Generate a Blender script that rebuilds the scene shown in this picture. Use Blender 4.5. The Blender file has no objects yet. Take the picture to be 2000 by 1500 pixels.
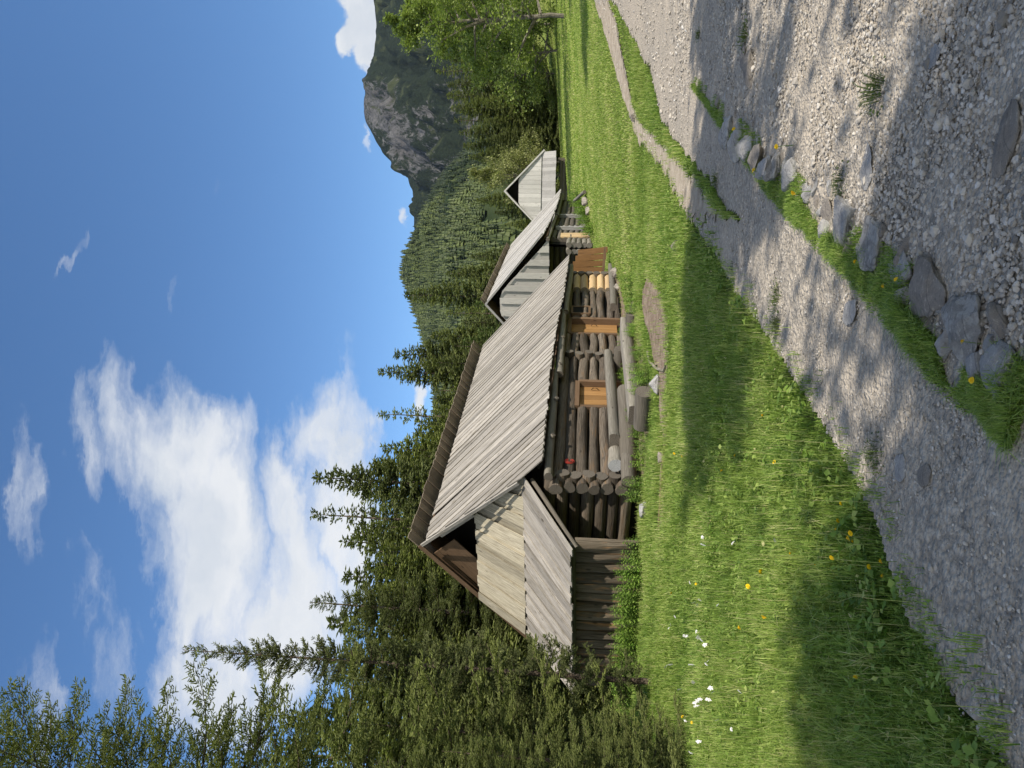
import bpy, math, random
import numpy as np
from mathutils import Matrix, Vector
rng = np.random.default_rng(11)
random.seed(5)
R_ = math.radians
scene = bpy.context.scene
COL = scene.collection

# ---------------------------------------------------------------- camera model (portrait photo lying on its side)
F = 1400.0
PITCH, ROLL, CAMH = .09, -.032, 1.6
fw = np.array([0, math.cos(PITCH), math.sin(PITCH)])
u0 = np.array([0, -math.sin(PITCH), math.cos(PITCH)])
r0 = np.array([1., 0, 0])
RT = math.cos(ROLL) * r0 - math.sin(ROLL) * u0
UP = math.cos(ROLL) * u0 + math.sin(ROLL) * r0
CAM = np.array([0, 0, CAMH])

def ray(u, v):
    return fw + RT * (u - 750) / F - UP * (v - 1000) / F
def at(u, v, D):
    d = ray(u, v)
    return CAM + d * D / d[1]

# ---------------------------------------------------------------- terrain
def terr(x, y):
    x = np.asarray(x, float); y = np.asarray(y, float)
    pl = 1.0 + .041 * (y - 38) + .111 * (x - 8)
    h = .5 * (pl + np.sqrt(pl * pl + .0625)) - .012
    h = 9.0 * np.tanh(h / 9.0)
    sx = np.clip((x - 28) / 22, 0, 1); sy = np.clip((y - 58) / 32, 0, 1)
    h = h + 3.6 * sx * sx * (3 - 2 * sx) * sy * sy * (3 - 2 * sy)
    h = h + .025 * np.sin(x * 1.1 + .7 * y) * np.sin(y * .83 - .4 * x + 1) * np.clip((y - 4) / 8, 0, 1)
    return h
YS = np.arange(1.5, 220, .02)
def ground(u, v):
    d = ray(u, v)
    P = CAM + d[None] * (YS / d[1])[:, None]
    b = P[:, 2] < terr(P[:, 0], P[:, 1])
    i = int(np.argmax(b)) if b.any() else -1
    p = P[i].copy(); p[2] = terr(p[0], p[1])
    return p
def inpoly(x, y, poly):
    poly = np.asarray(poly); ins = np.zeros(np.shape(x), bool)
    n = len(poly); j = n - 1
    for i in range(n):
        xi, yi = poly[i, :2]; xj, yj = poly[j, :2]
        c = ((yi > y) != (yj > y)) & (x < (xj - xi) * (y - yi) / (yj - yi + 1e-12) + xi)
        ins ^= c; j = i
    return ins
def dist_poly(x, y, pts):
    """distance to a polyline and the parameter along it"""
    pts = np.asarray(pts)[:, :2]; best = np.full(np.shape(x), 1e9); par = np.zeros(np.shape(x))
    for i in range(len(pts) - 1):
        a, b = pts[i], pts[i + 1]; d = b - a
        t = np.clip(((x - a[0]) * d[0] + (y - a[1]) * d[1]) / (d @ d + 1e-12), 0, 1)
        e = np.hypot(x - a[0] - t * d[0], y - a[1] - t * d[1])
        par = np.where(e < best, i + t, par); best = np.minimum(best, e)
    return best, par
def wob(x, y, f=1.0, s=0.0):
    return (np.sin(x * 2.1 * f + 1.3 * y * f + s) + np.sin(y * 3.7 * f - 1.9 * x * f + 2 * s) + np.sin(7.3 * x * f + 5.1 * y * f + 3 * s) * .6 + np.sin(13.1 * y * f - 11 * x * f + s) * .4) / 3

# ---------------------------------------------------------------- mesh helpers
def link(o, parent=None):
    COL.objects.link(o)
    if parent is not None: o.parent = parent
    return o
class MB:
    """collects faces; build() links them as ONE mesh object"""
    def __init__(s): s.V = []; s.G = []; s.n = 0
    def add(s, V, Fc, uv=None, rnd=0., mi=0):
        V = np.asarray(V, float); Fc = np.asarray(Fc, int)
        if Fc.ndim == 1: Fc = Fc[None]
        m, k = Fc.shape
        s.V.append(V)
        U = np.zeros((m, k, 2)) if uv is None else np.asarray(uv, float).reshape(m, k, 2)
        s.G.append((Fc + s.n, U, np.broadcast_to(np.asarray(rnd, float), (m,)), np.full(m, mi)))
        s.n += len(V)
    def mesh(s, name, mats, smooth=False):
        me = bpy.data.meshes.new(name)
        V = np.concatenate(s.V)
        me.vertices.add(len(V)); me.vertices.foreach_set('co', V.astype(np.float32).ravel())
        loops = np.concatenate([g[0].ravel() for g in s.G])
        tot = np.concatenate([np.full(len(g[0]), g[0].shape[1]) for g in s.G])
        start = np.concatenate([[0], np.cumsum(tot)[:-1]])
        me.loops.add(len(loops)); me.loops.foreach_set('vertex_index', loops.astype(np.int32))
        me.polygons.add(len(tot)); me.polygons.foreach_set('loop_start', start.astype(np.int32))
        me.polygons.foreach_set('loop_total', tot.astype(np.int32))
        me.polygons.foreach_set('material_index', np.concatenate([g[3] for g in s.G]).astype(np.int32))
        if smooth is not False:
            sm = np.ones(len(tot), bool) if smooth is True else np.concatenate([np.isin(g[3], smooth) for g in s.G])
            me.polygons.foreach_set('use_smooth', sm)
        else:
            me.polygons.foreach_set('use_smooth', np.zeros(len(tot), bool))
        a = me.attributes.new('rnd', 'FLOAT', 'FACE')
        a.data.foreach_set('value', np.concatenate([g[2] for g in s.G]).astype(np.float32))
        uvl = me.uv_layers.new(name='UVMap')
        uvl.data.foreach_set('uv', np.concatenate([g[1].reshape(-1) for g in s.G]).astype(np.float32))
        for m in (mats if isinstance(mats, (list, tuple)) else [mats]): me.materials.append(m)
        me.update(calc_edges=True)
        return me
    def build(s, name, mats, parent=None, smooth=False):
        return link(bpy.data.objects.new(name, s.mesh(name, mats, smooth)), parent)
def tag(o, label=None, cat=None, group=None, kind=None):
    if label: o['label'] = label
    if cat: o['category'] = cat
    if group: o['group'] = group
    if kind: o['kind'] = kind
    return o
def empty(name, loc=(0, 0, 0), rz=0.):
    o = bpy.data.objects.new(name, None); link(o)
    o.location = Vector([float(c) for c in loc]); o.rotation_euler = (0, 0, rz); o.empty_display_size = .2
    return o
def dup(root, loc, rz, sc=1.0, label=None, group=None, tilt=(0, 0)):
    r = root.copy(); link(r); r.location = Vector([float(c) for c in loc]); r.rotation_euler = (tilt[0], tilt[1], rz)
    r.scale = (sc, sc, sc) if np.isscalar(sc) else sc
    if label: r['label'] = label
    if group: r['group'] = group
    for ch in list(root.children):
        c = ch.copy(); link(c, r)
        for g in list(ch.children):
            d = g.copy(); link(d, c)
    return r
def nrm(v): v = np.asarray(v, float); return v / (np.linalg.norm(v, axis=-1, keepdims=True) + 1e-12)

def plank(mb, A, B, w, N, th, rnd, mi=0, wB=None, jit=.004, za=None, sh=None):
    """board from A to B (middle of its top face), width vector w at A and wB at B, outward normal N, thickness th"""
    A = np.asarray(A, float); B = np.asarray(B, float); w = np.asarray(w, float); wB = w if wB is None else np.asarray(wB, float)
    N = nrm(N); L = np.linalg.norm(B - A)
    top = np.array([A - w / 2, A + w / 2, B + wB / 2, B - wB / 2]) + N * (rng.normal(0, jit, 4))[:, None]
    if sh is not None: top[0] -= sh; top[1] += sh
    if za is not None: top[0, 2] += za[0]; top[1, 2] += za[1]
    V = np.concatenate([top, top - N * th])
    W = np.linalg.norm(w); o = rng.random(2) * 50
    Fc = [[0, 1, 2, 3], [7, 6, 5, 4], [0, 3, 7, 4], [1, 5, 6, 2], [0, 4, 5, 1], [3, 2, 6, 7]]
    uv = [[(0, 0), (0, W), (L, W), (L, 0)], [(L, 0), (L, W), (0, W), (0, 0)],
          [(0, 0), (L, 0), (L, th), (0, th)], [(0, 0), (0, th), (L, th), (L, 0)],
          [(0, 0), (.02, 0), (.02, W), (0, W)], [(0, 0), (0, W), (.02, W), (.02, 0)]]
    n = np.cross(top[1] - top[0], top[2] - top[1])
    Fc = np.array(Fc)
    if n @ N < 0: Fc = Fc[:, ::-1]; uv = [q[::-1] for q in uv]
    mb.add(V, Fc, np.array(uv) + o, rnd, mi)

def boards(mb, TL, TR, BR, BL, width, th, layers=True, ragged=.03, mi=0, gap=.004, lift=None, wvar=.18):
    """boards running from edge TL-TR down to edge BL-BR"""
    TL, TR, BR, BL = [np.asarray(p, float) for p in (TL, TR, BR, BL)]
    N = nrm(np.cross(BL - TL, TR - TL)); N = N if N[2] > 0 or abs(N[2]) < 1e-3 else -N
    if lift is not None and N @ np.asarray(lift) < 0: N = -N
    Lt = max(np.linalg.norm(TR - TL), np.linalg.norm(BR - BL))
    n = max(2, int(round(Lt / width))); ws = 1 + rng.uniform(-wvar, wvar, n); e = np.concatenate([[0], np.cumsum(ws)]) / ws.sum()
    for i in range(n):
        f = (e[i] + e[i + 1]) / 2; df = e[i + 1] - e[i]
        T = TL + (TR - TL) * f; Bm = BL + (BR - BL) * f
        up = ((i % 2 == 0) != (rng.random() < .12)) and layers
        k = df * (1.22 if up else 1.0) if layers else df
        wt = (TR - TL) * k; wb = (BR - BL) * k
        if not layers: wt = wt * (1 - gap / width); wb = wb * (1 - gap / width)
        d = nrm(Bm - T)
        off = N * ((th * (.95 + .25 * rng.random()) if up else 0) + rng.uniform(0, .008))
        plank(mb, T + off - d * rng.uniform(0, ragged * .5), Bm + off + d * rng.uniform(-ragged * .3, ragged), wt, N, th, rng.random(), mi, wb)

def tube(mb, pts, radii, n=12, mi=0, cap=1, rnd=None, rough=.05, flat=None, uvs=1.0, nowob=False):
    """tapered round log along pts; flat = half log cut flat on top at that share of the radius"""
    pts = np.asarray(pts, float); m = len(pts); radii = np.broadcast_to(np.asarray(radii, float), (m,))
    T = nrm(np.gradient(pts, axis=0)); ref = np.array([0, 0, 1.]) if abs(T[0][2]) < .9 else np.array([1., 0, 0])
    X = nrm(np.cross(ref, T)); Y = nrm(np.cross(T, X))
    a = np.linspace(0, 2 * np.pi, n, endpoint=False)
    ph = rng.random(3) * 6.28
    s = np.concatenate([[0], np.cumsum(np.linalg.norm(np.diff(pts, axis=0), axis=1))])
    rr = radii[:, None] * (1 + rough * (np.sin(2 * a[None] + ph[0] + s[:, None] * .9) + .6 * np.sin(3 * a[None] + ph[1] - s[:, None] * 2.1) + .4 * np.sin(5 * a[None] + ph[2] + s[:, None] * 4)))
    cx = np.cos(a)[None] * rr; cy = np.sin(a)[None] * rr
    if flat is not None: cy = np.minimum(cy, flat * radii[:, None])
    V = pts[:, None] + X[:, None] * cx[..., None] + Y[:, None] * cy[..., None]
    V = V.reshape(-1, 3); Fc = []; uv = []; o = rng.random(2) * 40
    circ = 2 * np.pi * radii.mean()
    for j in range(m - 1):
        for i in range(n):
            k = (i + 1) % n
            Fc.append([j * n + i, j * n + k, (j + 1) * n + k, (j + 1) * n + i])
            uv.append([(s[j], i / n * circ), (s[j], (i + 1) / n * circ), (s[j + 1], (i + 1) / n * circ), (s[j + 1], i / n * circ)])
    r = rng.random() if rnd is None else rnd
    mb.add(V, Fc, np.array(uv) * uvs + o, r, mi)
    if cap is not None:
        for e, j in ((0, 0), (1, m - 1)):
            ring = V[j * n:(j + 1) * n]; C_ = pts[j] if flat is None else ring.mean(0)
            VV = np.concatenate([ring, [C_]])
            q = np.stack([(ring - C_) @ X[j], (ring - C_) @ Y[j]], -1) / radii[j]
            FF = [[i, (i + 1) % n, n] if e else [(i + 1) % n, i, n] for i in range(n)]
            UU = [[q[i], q[(i + 1) % n], (0, 0)] if e else [q[(i + 1) % n], q[i], (0, 0)] for i in range(n)]
            mb.add(VV, FF, np.array(UU), rng.random(), cap)

def log(mb, A, B, r, seg=6, mi=0, bend=.012, **kw):
    A = np.asarray(A, float); B = np.asarray(B, float); t = np.linspace(0, 1, seg + 1)[:, None]
    P = A + (B - A) * t
    P = P + np.sin(t * 3.14) * rng.normal(0, bend, 3) + np.sin(t * 6.28) * rng.normal(0, bend * .6, 3)
    tube(mb, P, r * np.linspace(1.04, .96, seg + 1), mi=mi, **kw)

# ---------------------------------------------------------------- materials
class NT:
    def __init__(s, name):
        s.m = bpy.data.materials.new(name); s.m.use_nodes = True; s.t = s.m.node_tree; s.t.nodes.clear()
        s.out = s.n('ShaderNodeOutputMaterial')
    def n(s, typ, **kw):
        nd = s.t.nodes.new(typ)
        for k, v in kw.items():
            if k.startswith('i_'):
                key = k[2:]; key = int(key) if key.isdigit() else key.replace('_', ' ')
                s.set(nd.inputs[key], v)
            else: setattr(nd, k, v)
        return nd
    def set(s, sock, v):
        if hasattr(v, 'bl_idname') or isinstance(v, bpy.types.NodeSocket):
            s.t.links.new(v if isinstance(v, bpy.types.NodeSocket) else v.outputs[0], sock)
        else: sock.default_value = v
    def math(s, op, a, b=0., c=None, clamp=False):
        nd = s.n('ShaderNodeMath', operation=op, use_clamp=clamp); s.set(nd.inputs[0], a); s.set(nd.inputs[1], b)
        if c is not None: s.set(nd.inputs[2], c)
        return nd.outputs[0]
    def noise(s, vec, scale, detail=4, rough=.55, dist=0., out=0):
        nd = s.n('ShaderNodeTexNoise', i_Scale=scale, i_Detail=detail, i_Roughness=rough, i_Distortion=dist)
        if vec is not None: s.set(nd.inputs['Vector'], vec)
        return nd.outputs[out]
    def mapr(s, v, a, b, c=0., d=1., smooth=False):
        nd = s.n('ShaderNodeMapRange', i_0=v, i_1=a, i_2=b, i_3=c, i_4=d)
        if smooth: nd.interpolation_type = 'SMOOTHSTEP'
        return nd.outputs[0]
    def mix(s, f, a, b, blend='MIX'):
        nd = s.n('ShaderNodeMix', data_type='RGBA', blend_type=blend)
        s.set(nd.inputs[0], f); s.set(nd.inputs[6], a); s.set(nd.inputs[7], b)
        return nd.outputs[2]
    def mapping(s, vec, loc=(0, 0, 0), rot=(0, 0, 0), sc=(1, 1, 1)):
        nd = s.n('ShaderNodeMapping'); s.set(nd.inputs[0], vec)
        nd.inputs[1].default_value = loc; nd.inputs[2].default_value = rot; nd.inputs[3].default_value = sc
        return nd.outputs[0]
    def attr(s, name='rnd'): return s.n('ShaderNodeAttribute', attribute_name=name).outputs['Fac']
    def pos(s): return s.n('ShaderNodeNewGeometry').outputs['Position']
    def obj(s): return s.n('ShaderNodeTexCoord').outputs['Object']
    def uv(s): return s.n('ShaderNodeUVMap', uv_map='UVMap').outputs[0]
    def bump(s, h, strength, dist=.02):
        return s.n('ShaderNodeBump', i_Strength=strength, i_Distance=dist, i_Height=h).outputs[0]
    def principled(s, col, rough=.8, normal=None, spec=.3, **kw):
        nd = s.n('ShaderNodeBsdfPrincipled'); s.set(nd.inputs['Base Color'], col); s.set(nd.inputs['Roughness'], rough)
        nd.inputs['Specular IOR Level'].default_value = spec
        if normal is not None: s.set(nd.inputs['Normal'], normal)
        return nd.outputs[0]
    def done(s, sh): s.set(s.out.inputs[0], sh); return s.m
def c4(r, g, b): return (r, g, b, 1.)

def wood(name, dark, mid, light, knots=True, contrast=1.0, bump=.35, var=.35, stain=None):
    k = NT(name); uv = k.uv(); rnd = k.attr()
    g = k.noise(k.mapping(uv, sc=(1.1, 26, 1)), 1.6, 7, .62, .35)
    g2 = k.noise(k.mapping(uv, sc=(3.5, 95, 1)), 1.5, 3, .6)
    big = k.noise(k.mapping(uv, sc=(.55, 3.0, 1)), 1.0, 4, .6, .5)
    f = k.math('ADD', k.math('MULTIPLY', g, .75), k.math('MULTIPLY', g2, .25))
    f = k.mapr(f, .5 - .2 / contrast, .5 + .22 / contrast)
    col = k.mix(f, c4(*dark), c4(*light))
    col = k.mix(k.mapr(big, .38, .66), col, k.mix(.55, col, c4(*mid)))
    if stain: col = k.mix(k.mapr(k.noise(k.mapping(uv, sc=(.7, 5, 1)), 1.3, 5, .6, 1.0), .55, .68), col, c4(*stain))
    if knots:
        vo = k.n('ShaderNodeTexVoronoi', i_Scale=1.0, i_Vector=k.mapping(uv, sc=(1.5, 5.0, 1)))
        kn = k.mapr(vo.outputs['Distance'], .05, .13, 1, 0)
        col = k.mix(k.math('MULTIPLY', kn, .75), col, c4(dark[0] * .35, dark[1] * .3, dark[2] * .28))
    br = k.mapr(rnd, 0, 1, 1 - var, 1 + var * .55)
    col = k.mix(1., col, k.n('ShaderNodeCombineColor', i_0=br, i_1=br, i_2=br).outputs[0], 'MULTIPLY')
    nm = k.bump(f, bump, .012)
    return k.done(k.principled(col, .82, nm, .2))
def log_end(name, a, b):
    k = NT(name); uv = k.uv(); rnd = k.attr()
    ln = k.n('ShaderNodeVectorMath', operation='LENGTH', i_0=uv).outputs['Value']
    w = k.math('SINE', k.math('MULTIPLY', k.math('ADD', ln, k.math('MULTIPLY', k.noise(uv, 2.5, 3), .25)), 42.))
    ang = k.noise(k.n('ShaderNodeVectorMath', operation='NORMALIZE', i_0=uv).outputs[0], 5., 5, .7)
    col = k.mix(k.mapr(w, -1, 1), c4(*a), c4(*b))
    col = k.mix(k.mapr(ang, .56, .62, 0, .7), col, c4(a[0] * .3, a[1] * .3, a[2] * .3))
    col = k.mix(k.mapr(rnd, 0, 1, 0, .4), col, c4(a[0] * .6, a[1] * .6, a[2] * .6))
    return k.done(k.principled(col, .9, k.bump(w, .3, .004), .2))
ROOFW = wood('weathered_roof_boards', (.13, .117, .10), (.32, .295, .255), (.50, .47, .425), contrast=1.2, var=.34, stain=(.20, .18, .145))
ROOFR = wood('brown_ridge_boards', (.11, .085, .06), (.20, .16, .12), (.29, .24, .185), var=.3)
GABW = wood('yellowed_gable_boards', (.15, .128, .09), (.37, .335, .245), (.56, .515, .405), contrast=1.5, var=.35)
GREYW = wood('grey_boards', (.20, .195, .19), (.38, .375, .365), (.54, .53, .52), var=.25)
PALEW = wood('pale_grey_boards', (.25, .24, .225), (.46, .445, .42), (.62, .60, .575), var=.25)
BLEACH = wood('sun_bleached_boards', (.34, .33, .315), (.57, .56, .54), (.72, .705, .685), var=.2)
ANNEXW = wood('dark_slab_boards', (.035, .028, .020), (.12, .095, .068), (.22, .185, .14), contrast=1.2, var=.4, stain=(.34, .19, .09))
LOGW = wood('old_brown_logs', (.028, .021, .015), (.112, .088, .066), (.27, .23, .185), contrast=1.5, bump=.9, var=.5, stain=(.19, .125, .072))
LOGG = wood('silver_grey_logs', (.09, .08, .062), (.21, .19, .155), (.36, .34, .295), contrast=1.1, bump=.6, var=.3)
LOGK = wood('dark_grey_logs', (.045, .038, .03), (.12, .105, .084), (.23, .21, .175), contrast=1.1, bump=.6, var=.3)
ORANGEW = wood('fresh_orange_boards', (.20, .095, .03), (.31, .17, .06), (.42, .25, .105), var=.3, bump=.25)
DKORANGE = wood('dark_orange_boards', (.07, .035, .014), (.15, .078, .028), (.22, .12, .05), var=.3)
BROWNW = wood('brown_jamb_boards', (.075, .045, .026), (.16, .10, .06), (.24, .16, .10), var=.25)
PALELOG = wood('pale_new_logs', (.38, .25, .12), (.52, .37, .20), (.64, .49, .30), var=.2, bump=.3)
END = log_end('log_end_rings', (.10, .085, .068), (.19, .17, .145))
ENDL = log_end('light_log_end', (.28, .22, .15), (.42, .34, .25))
ENDW = log_end('bleached_log_end', (.30, .31, .32), (.62, .64, .66))
def plain(name, col, rough=.8, var=.0, sc=8., bump=0.):
    k = NT(name); n = k.noise(k.obj(), sc, 5)
    c = k.mix(k.mapr(n, .35, .65), c4(*[x * (1 - var) for x in col]), c4(*[min(1, x * (1 + var)) for x in col]))
    return k.done(k.principled(c, rough, k.bump(n, bump, .02) if bump else None, .25))
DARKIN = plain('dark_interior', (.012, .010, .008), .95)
IRON = plain('rusty_iron', (.06, .035, .022), .7, .4)
REDP = plain('faded_red_paint', (.30, .03, .02), .7, .3, 30)

def leaf(name, a, b, trans=.35, rough=.6, objvar=True, spec=.25):
    k = NT(name); rnd = k.attr()
    col = k.mix(rnd, c4(*a), c4(*b))
    if objvar:
        orr = k.n('ShaderNodeObjectInfo').outputs['Random']
        v = k.mapr(orr, 0, 1, .78, 1.22)
        col = k.mix(1., col, k.n('ShaderNodeCombineColor', i_0=v, i_1=v, i_2=k.mapr(orr, 0, 1, .9, 1.1)).outputs[0], 'MULTIPLY')
    p = k.principled(col, rough, None, spec)
    t = k.n('ShaderNodeBsdfTranslucent'); k.set(t.inputs[0], k.mix(1., col, c4(1.0, 1.15, .55), 'MULTIPLY'))
    mx = k.n('ShaderNodeMixShader', i_0=trans); k.set(mx.inputs[1], p); k.set(mx.inputs[2], t.outputs[0])
    return k.done(mx.outputs[0])
NEEDLE = leaf('spruce_needles', (.055, .075, .026), (.30, .335, .11), .2)
NEEDLE2 = leaf('young_spruce_needles', (.06, .10, .026), (.19, .25, .075), .2)
BIRCH = leaf('birch_leaves', (.105, .155, .038), (.34, .40, .125), .35)
WILLOW = leaf('willow_leaves', (.19, .21, .08), (.40, .41, .19), .3)
FARTREE = leaf('distant_trees', (.012, .024, .009), (.075, .098, .030), .08)
NETTLE = leaf('nettle_leaves', (.10, .20, .03), (.27, .38, .08), .3, .45)
WEED = leaf('weed_leaves', (.05, .085, .02), (.13, .16, .05), .25, .5)
BARK = plain('spruce_bark', (.11, .085, .065), .95, .45, 14, .5)
BARKG = plain('grey_bark', (.16, .145, .12), .9, .4, 10, .4)
STEM = plain('green_stem', (.12, .20, .04), .6, .2)
YELLOW = plain('yellow_petals', (.85, .58, .01), .6, .1)
WHITEP = plain('white_petals', (.72, .70, .72), .6, .08)

def grassmat():
    k = NT('grass_blades'); rnd = k.attr(); r = k.n('ShaderNodeValToRGB'); k.set(r.inputs[0], rnd); e = r.color_ramp
    e.elements[0].position = 0; e.elements[0].color = c4(.085, .155, .03); e.elements[1].position = 1; e.elements[1].color = c4(.56, .52, .27)
    for ps, c in ((.35, (.165, .275, .045)), (.65, (.32, .43, .10)), (.88, (.47, .53, .18))):
        q = e.elements.new(ps); q.color = c4(*c)
    big = k.noise(k.pos(), .55, 3, .6); col = k.mix(k.mapr(big, .4, .65, 0, .45), r.outputs[0], k.mix(.5, r.outputs[0], c4(.30, .36, .07)))
    t = k.n('ShaderNodeBsdfTranslucent'); k.set(t.inputs[0], k.mix(1., col, c4(1., 1.1, .6), 'MULTIPLY'))
    mx = k.n('ShaderNodeMixShader', i_0=.36); k.set(mx.inputs[1], k.principled(col, .5, None, .25)); k.set(mx.inputs[2], t.outputs[0]); return k.done(mx.outputs[0])
GRASS = grassmat()
def rockmat(name, base, dark, speck=0.):
    k = NT(name); o = k.obj(); rnd = k.n('ShaderNodeObjectInfo').outputs['Random']
    n = k.noise(o, 5, 8, .65, .6); n2 = k.noise(o, 38, 7, .8); fl = k.noise(k.mapping(o, rot=(.4, .3, .8), sc=(1, 3, 1)), 24, 5, .7)
    v = k.n('ShaderNodeTexVoronoi', feature='DISTANCE_TO_EDGE', i_Scale=3.2, i_Vector=k.noise(o, 2, 3, .6, 0, 1))
    col = k.mix(k.mapr(n, .38, .64), c4(*dark), c4(*base))
    col = k.mix(k.mapr(n2, .35, .7, 0, .35), col, c4(base[0] * 1.3, base[1] * 1.3, base[2] * 1.28))
    col = k.mix(k.mapr(v.outputs[0], 0., .03, .6, 0), col, c4(dark[0] * .5, dark[1] * .5, dark[2] * .5))
    col = k.mix(k.mapr(fl, .58, .66, 0, .6), col, c4(base[0] * 1.6, base[1] * 1.6, base[2] * 1.55)); col = k.mix(k.mapr(fl, .34, .42, .6, 0), col, c4(dark[0] * .55, dark[1] * .55, dark[2] * .55))
    if speck: col = k.mix(k.mapr(k.noise(o, 16, 4, .6), .52, .60, 0, .7), col, c4(.46, .45, .43))
    h = k.math('ADD', n, k.math('MULTIPLY', n2, .55))
    return k.done(k.principled(col, .9, k.bump(h, .9, .05), .25))
ROCK = rockmat('limestone', (.46, .455, .445), (.27, .265, .265))
ROCKP = rockmat('pale_limestone', (.46, .45, .43), (.28, .275, .265))
ROCKB = rockmat('brownish_limestone', (.34, .305, .265), (.20, .18, .16))
ROCKC = rockmat('conglomerate', (.40, .385, .36), (.17, .165, .16), 1.)

def mat_meadow():
    k = NT('meadow_turf'); p = k.pos()
    n1 = k.noise(p, .16, 5, .6); n2 = k.noise(p, 1.3, 5, .65); n3 = k.noise(p, 14, 4, .7); n4 = k.noise(p, 60, 3, .6)
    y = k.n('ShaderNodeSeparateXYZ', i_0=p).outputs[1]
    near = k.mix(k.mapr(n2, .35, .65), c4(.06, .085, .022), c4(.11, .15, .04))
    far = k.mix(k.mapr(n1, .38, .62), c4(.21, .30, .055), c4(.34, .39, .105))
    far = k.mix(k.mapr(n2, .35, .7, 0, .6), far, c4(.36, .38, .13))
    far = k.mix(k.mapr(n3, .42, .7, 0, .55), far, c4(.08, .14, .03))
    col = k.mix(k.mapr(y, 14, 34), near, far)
    h = k.math('ADD', k.math('MULTIPLY', n3, .6), k.math('MULTIPLY', n4, .4))
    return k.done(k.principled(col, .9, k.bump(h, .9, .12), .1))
def mat_gravel():
    k = NT('limestone_gravel'); p = k.pos()
    vo = k.n('ShaderNodeTexVoronoi', i_Scale=26, i_Vector=p); vo2 = k.n('ShaderNodeTexVoronoi', i_Scale=60, i_Vector=p)
    big = k.noise(p, .7, 5, .6); n = k.noise(p, 120, 3, .6)
    pc = k.n('ShaderNodeSeparateColor', i_0=vo.outputs['Color']).outputs[0]
    pc2 = k.n('ShaderNodeSeparateColor', i_0=vo2.outputs['Color']).outputs[0]
    g = k.math('ADD', k.math('MULTIPLY', pc, .5), k.math('MULTIPLY', pc2, .5))
    col = k.mix(g, c4(.27, .24, .197), c4(.53, .475, .395))
    edge = k.mapr(vo.outputs['Distance'], .35, .8, 0, .55)
    col = k.mix(edge, col, c4(.12, .112, .10))
    col = k.mix(k.mapr(big, .42, .66, 0, .7), col, c4(.46, .40, .32))
    h = k.math('SUBTRACT', 1., k.math('ADD', k.math('MULTIPLY', vo.outputs['Distance'], .6), k.math('MULTIPLY', vo2.outputs['Distance'], .4)))
    return k.done(k.principled(col, .92, k.bump(h, .9, .03), .2))
def mat_soil():
    k = NT('trodden_soil'); p = k.pos()
    n = k.noise(p, 5, 6, .65); vo = k.n('ShaderNodeTexVoronoi', i_Scale=16, i_Vector=p)
    col = k.mix(k.mapr(n, .35, .68), c4(.15, .11, .078), c4(.30, .24, .18))
    st = k.math('MULTIPLY', k.mapr(vo.outputs['Distance'], .18, .25, 1, 0), k.mapr(k.n('ShaderNodeSeparateColor', i_0=vo.outputs['Color']).outputs[0], .6, .65))
    col = k.mix(st, col, c4(.36, .34, .31))
    return k.done(k.principled(col, .95, k.bump(n, .8, .04), .1))
def mat_stone():
    k = NT('gravel_stones'); rnd = k.attr(); p = k.obj()
    r = k.n('ShaderNodeValToRGB'); k.set(r.inputs[0], rnd); e = r.color_ramp
    e.elements[0].position = 0; e.elements[0].color = c4(.15, .145, .14); e.elements[1].position = 1; e.elements[1].color = c4(.58, .57, .55)
    for ps, c in ((.15, (.24, .22, .19)), (.5, (.43, .395, .345)), (.8, (.56, .52, .46))):
        q = e.elements.new(ps); q.color = c4(*c)
    n = k.noise(p, 70, 4, .6)
    col = k.mix(k.mapr(n, .35, .7, 0, .3), r.outputs[0], c4(.2, .19, .17))
    return k.done(k.principled(col, .88, k.bump(n, .3, .01), .25))
TURF = mat_meadow(); GRAVEL = mat_gravel(); SOIL = mat_soil(); STONE = mat_stone()

def mat_mountain():
    k = NT('mountain_rock_and_scrub'); p = k.pos()
    big = k.noise(p, .010, 6, .62, .4); st = k.noise(k.mapping(p, sc=(1, 1, .32)), .042, 7, .7, .8); fine = k.noise(p, .16, 6, .75); gul = k.noise(k.mapping(p, rot=(0, .3, .2), sc=(1., 1., .22)), .11, 6, .75, .5)
    rock = k.mix(k.mapr(k.math('ADD', k.math('MULTIPLY', st, .4), k.math('MULTIPLY', gul, .6)), .40, .60), c4(.035, .036, .04), c4(.175, .175, .18))
    rock = k.mix(k.mapr(k.noise(p, .01, 3), .5, .62, 0, .5), rock, c4(.125, .118, .118))
    scrub = k.mix(k.mapr(fine, .35, .7), c4(.010, .016, .012), c4(.032, .044, .024))
    scrub = k.mix(k.mapr(k.noise(p, .014, 4, .6, .5), .56, .64, 0, .75), scrub, c4(.072, .085, .04))
    z = k.n('ShaderNodeSeparateXYZ', i_0=p).outputs[2]
    rk = k.attr('rock')
    f = k.math('ADD', k.math('MULTIPLY', k.math('SUBTRACT', k.math('ADD', k.math('MULTIPLY', st, .55), k.math('MULTIPLY', gul, .45)), .5), 1.7), k.math('ADD', k.math('MULTIPLY', k.math('SUBTRACT', big, .5), .9), rk))
    col = k.mix(k.mapr(f, -.02, .10), scrub, rock)
    return k.done(k.principled(col, .95, k.bump(k.math('ADD', st, k.math('MULTIPLY', fine, .5)), 1., 14.), .05))
MOUNT = mat_mountain()
def mat_hill():
    k = NT('forest_floor'); p = k.pos()
    n = k.noise(p, .03, 5, .6); col = k.mix(k.mapr(n, .4, .65), c4(.018, .03, .014), c4(.05, .065, .026))
    return k.done(k.principled(col, .95, None, .05))
HILLM = mat_hill()

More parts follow.
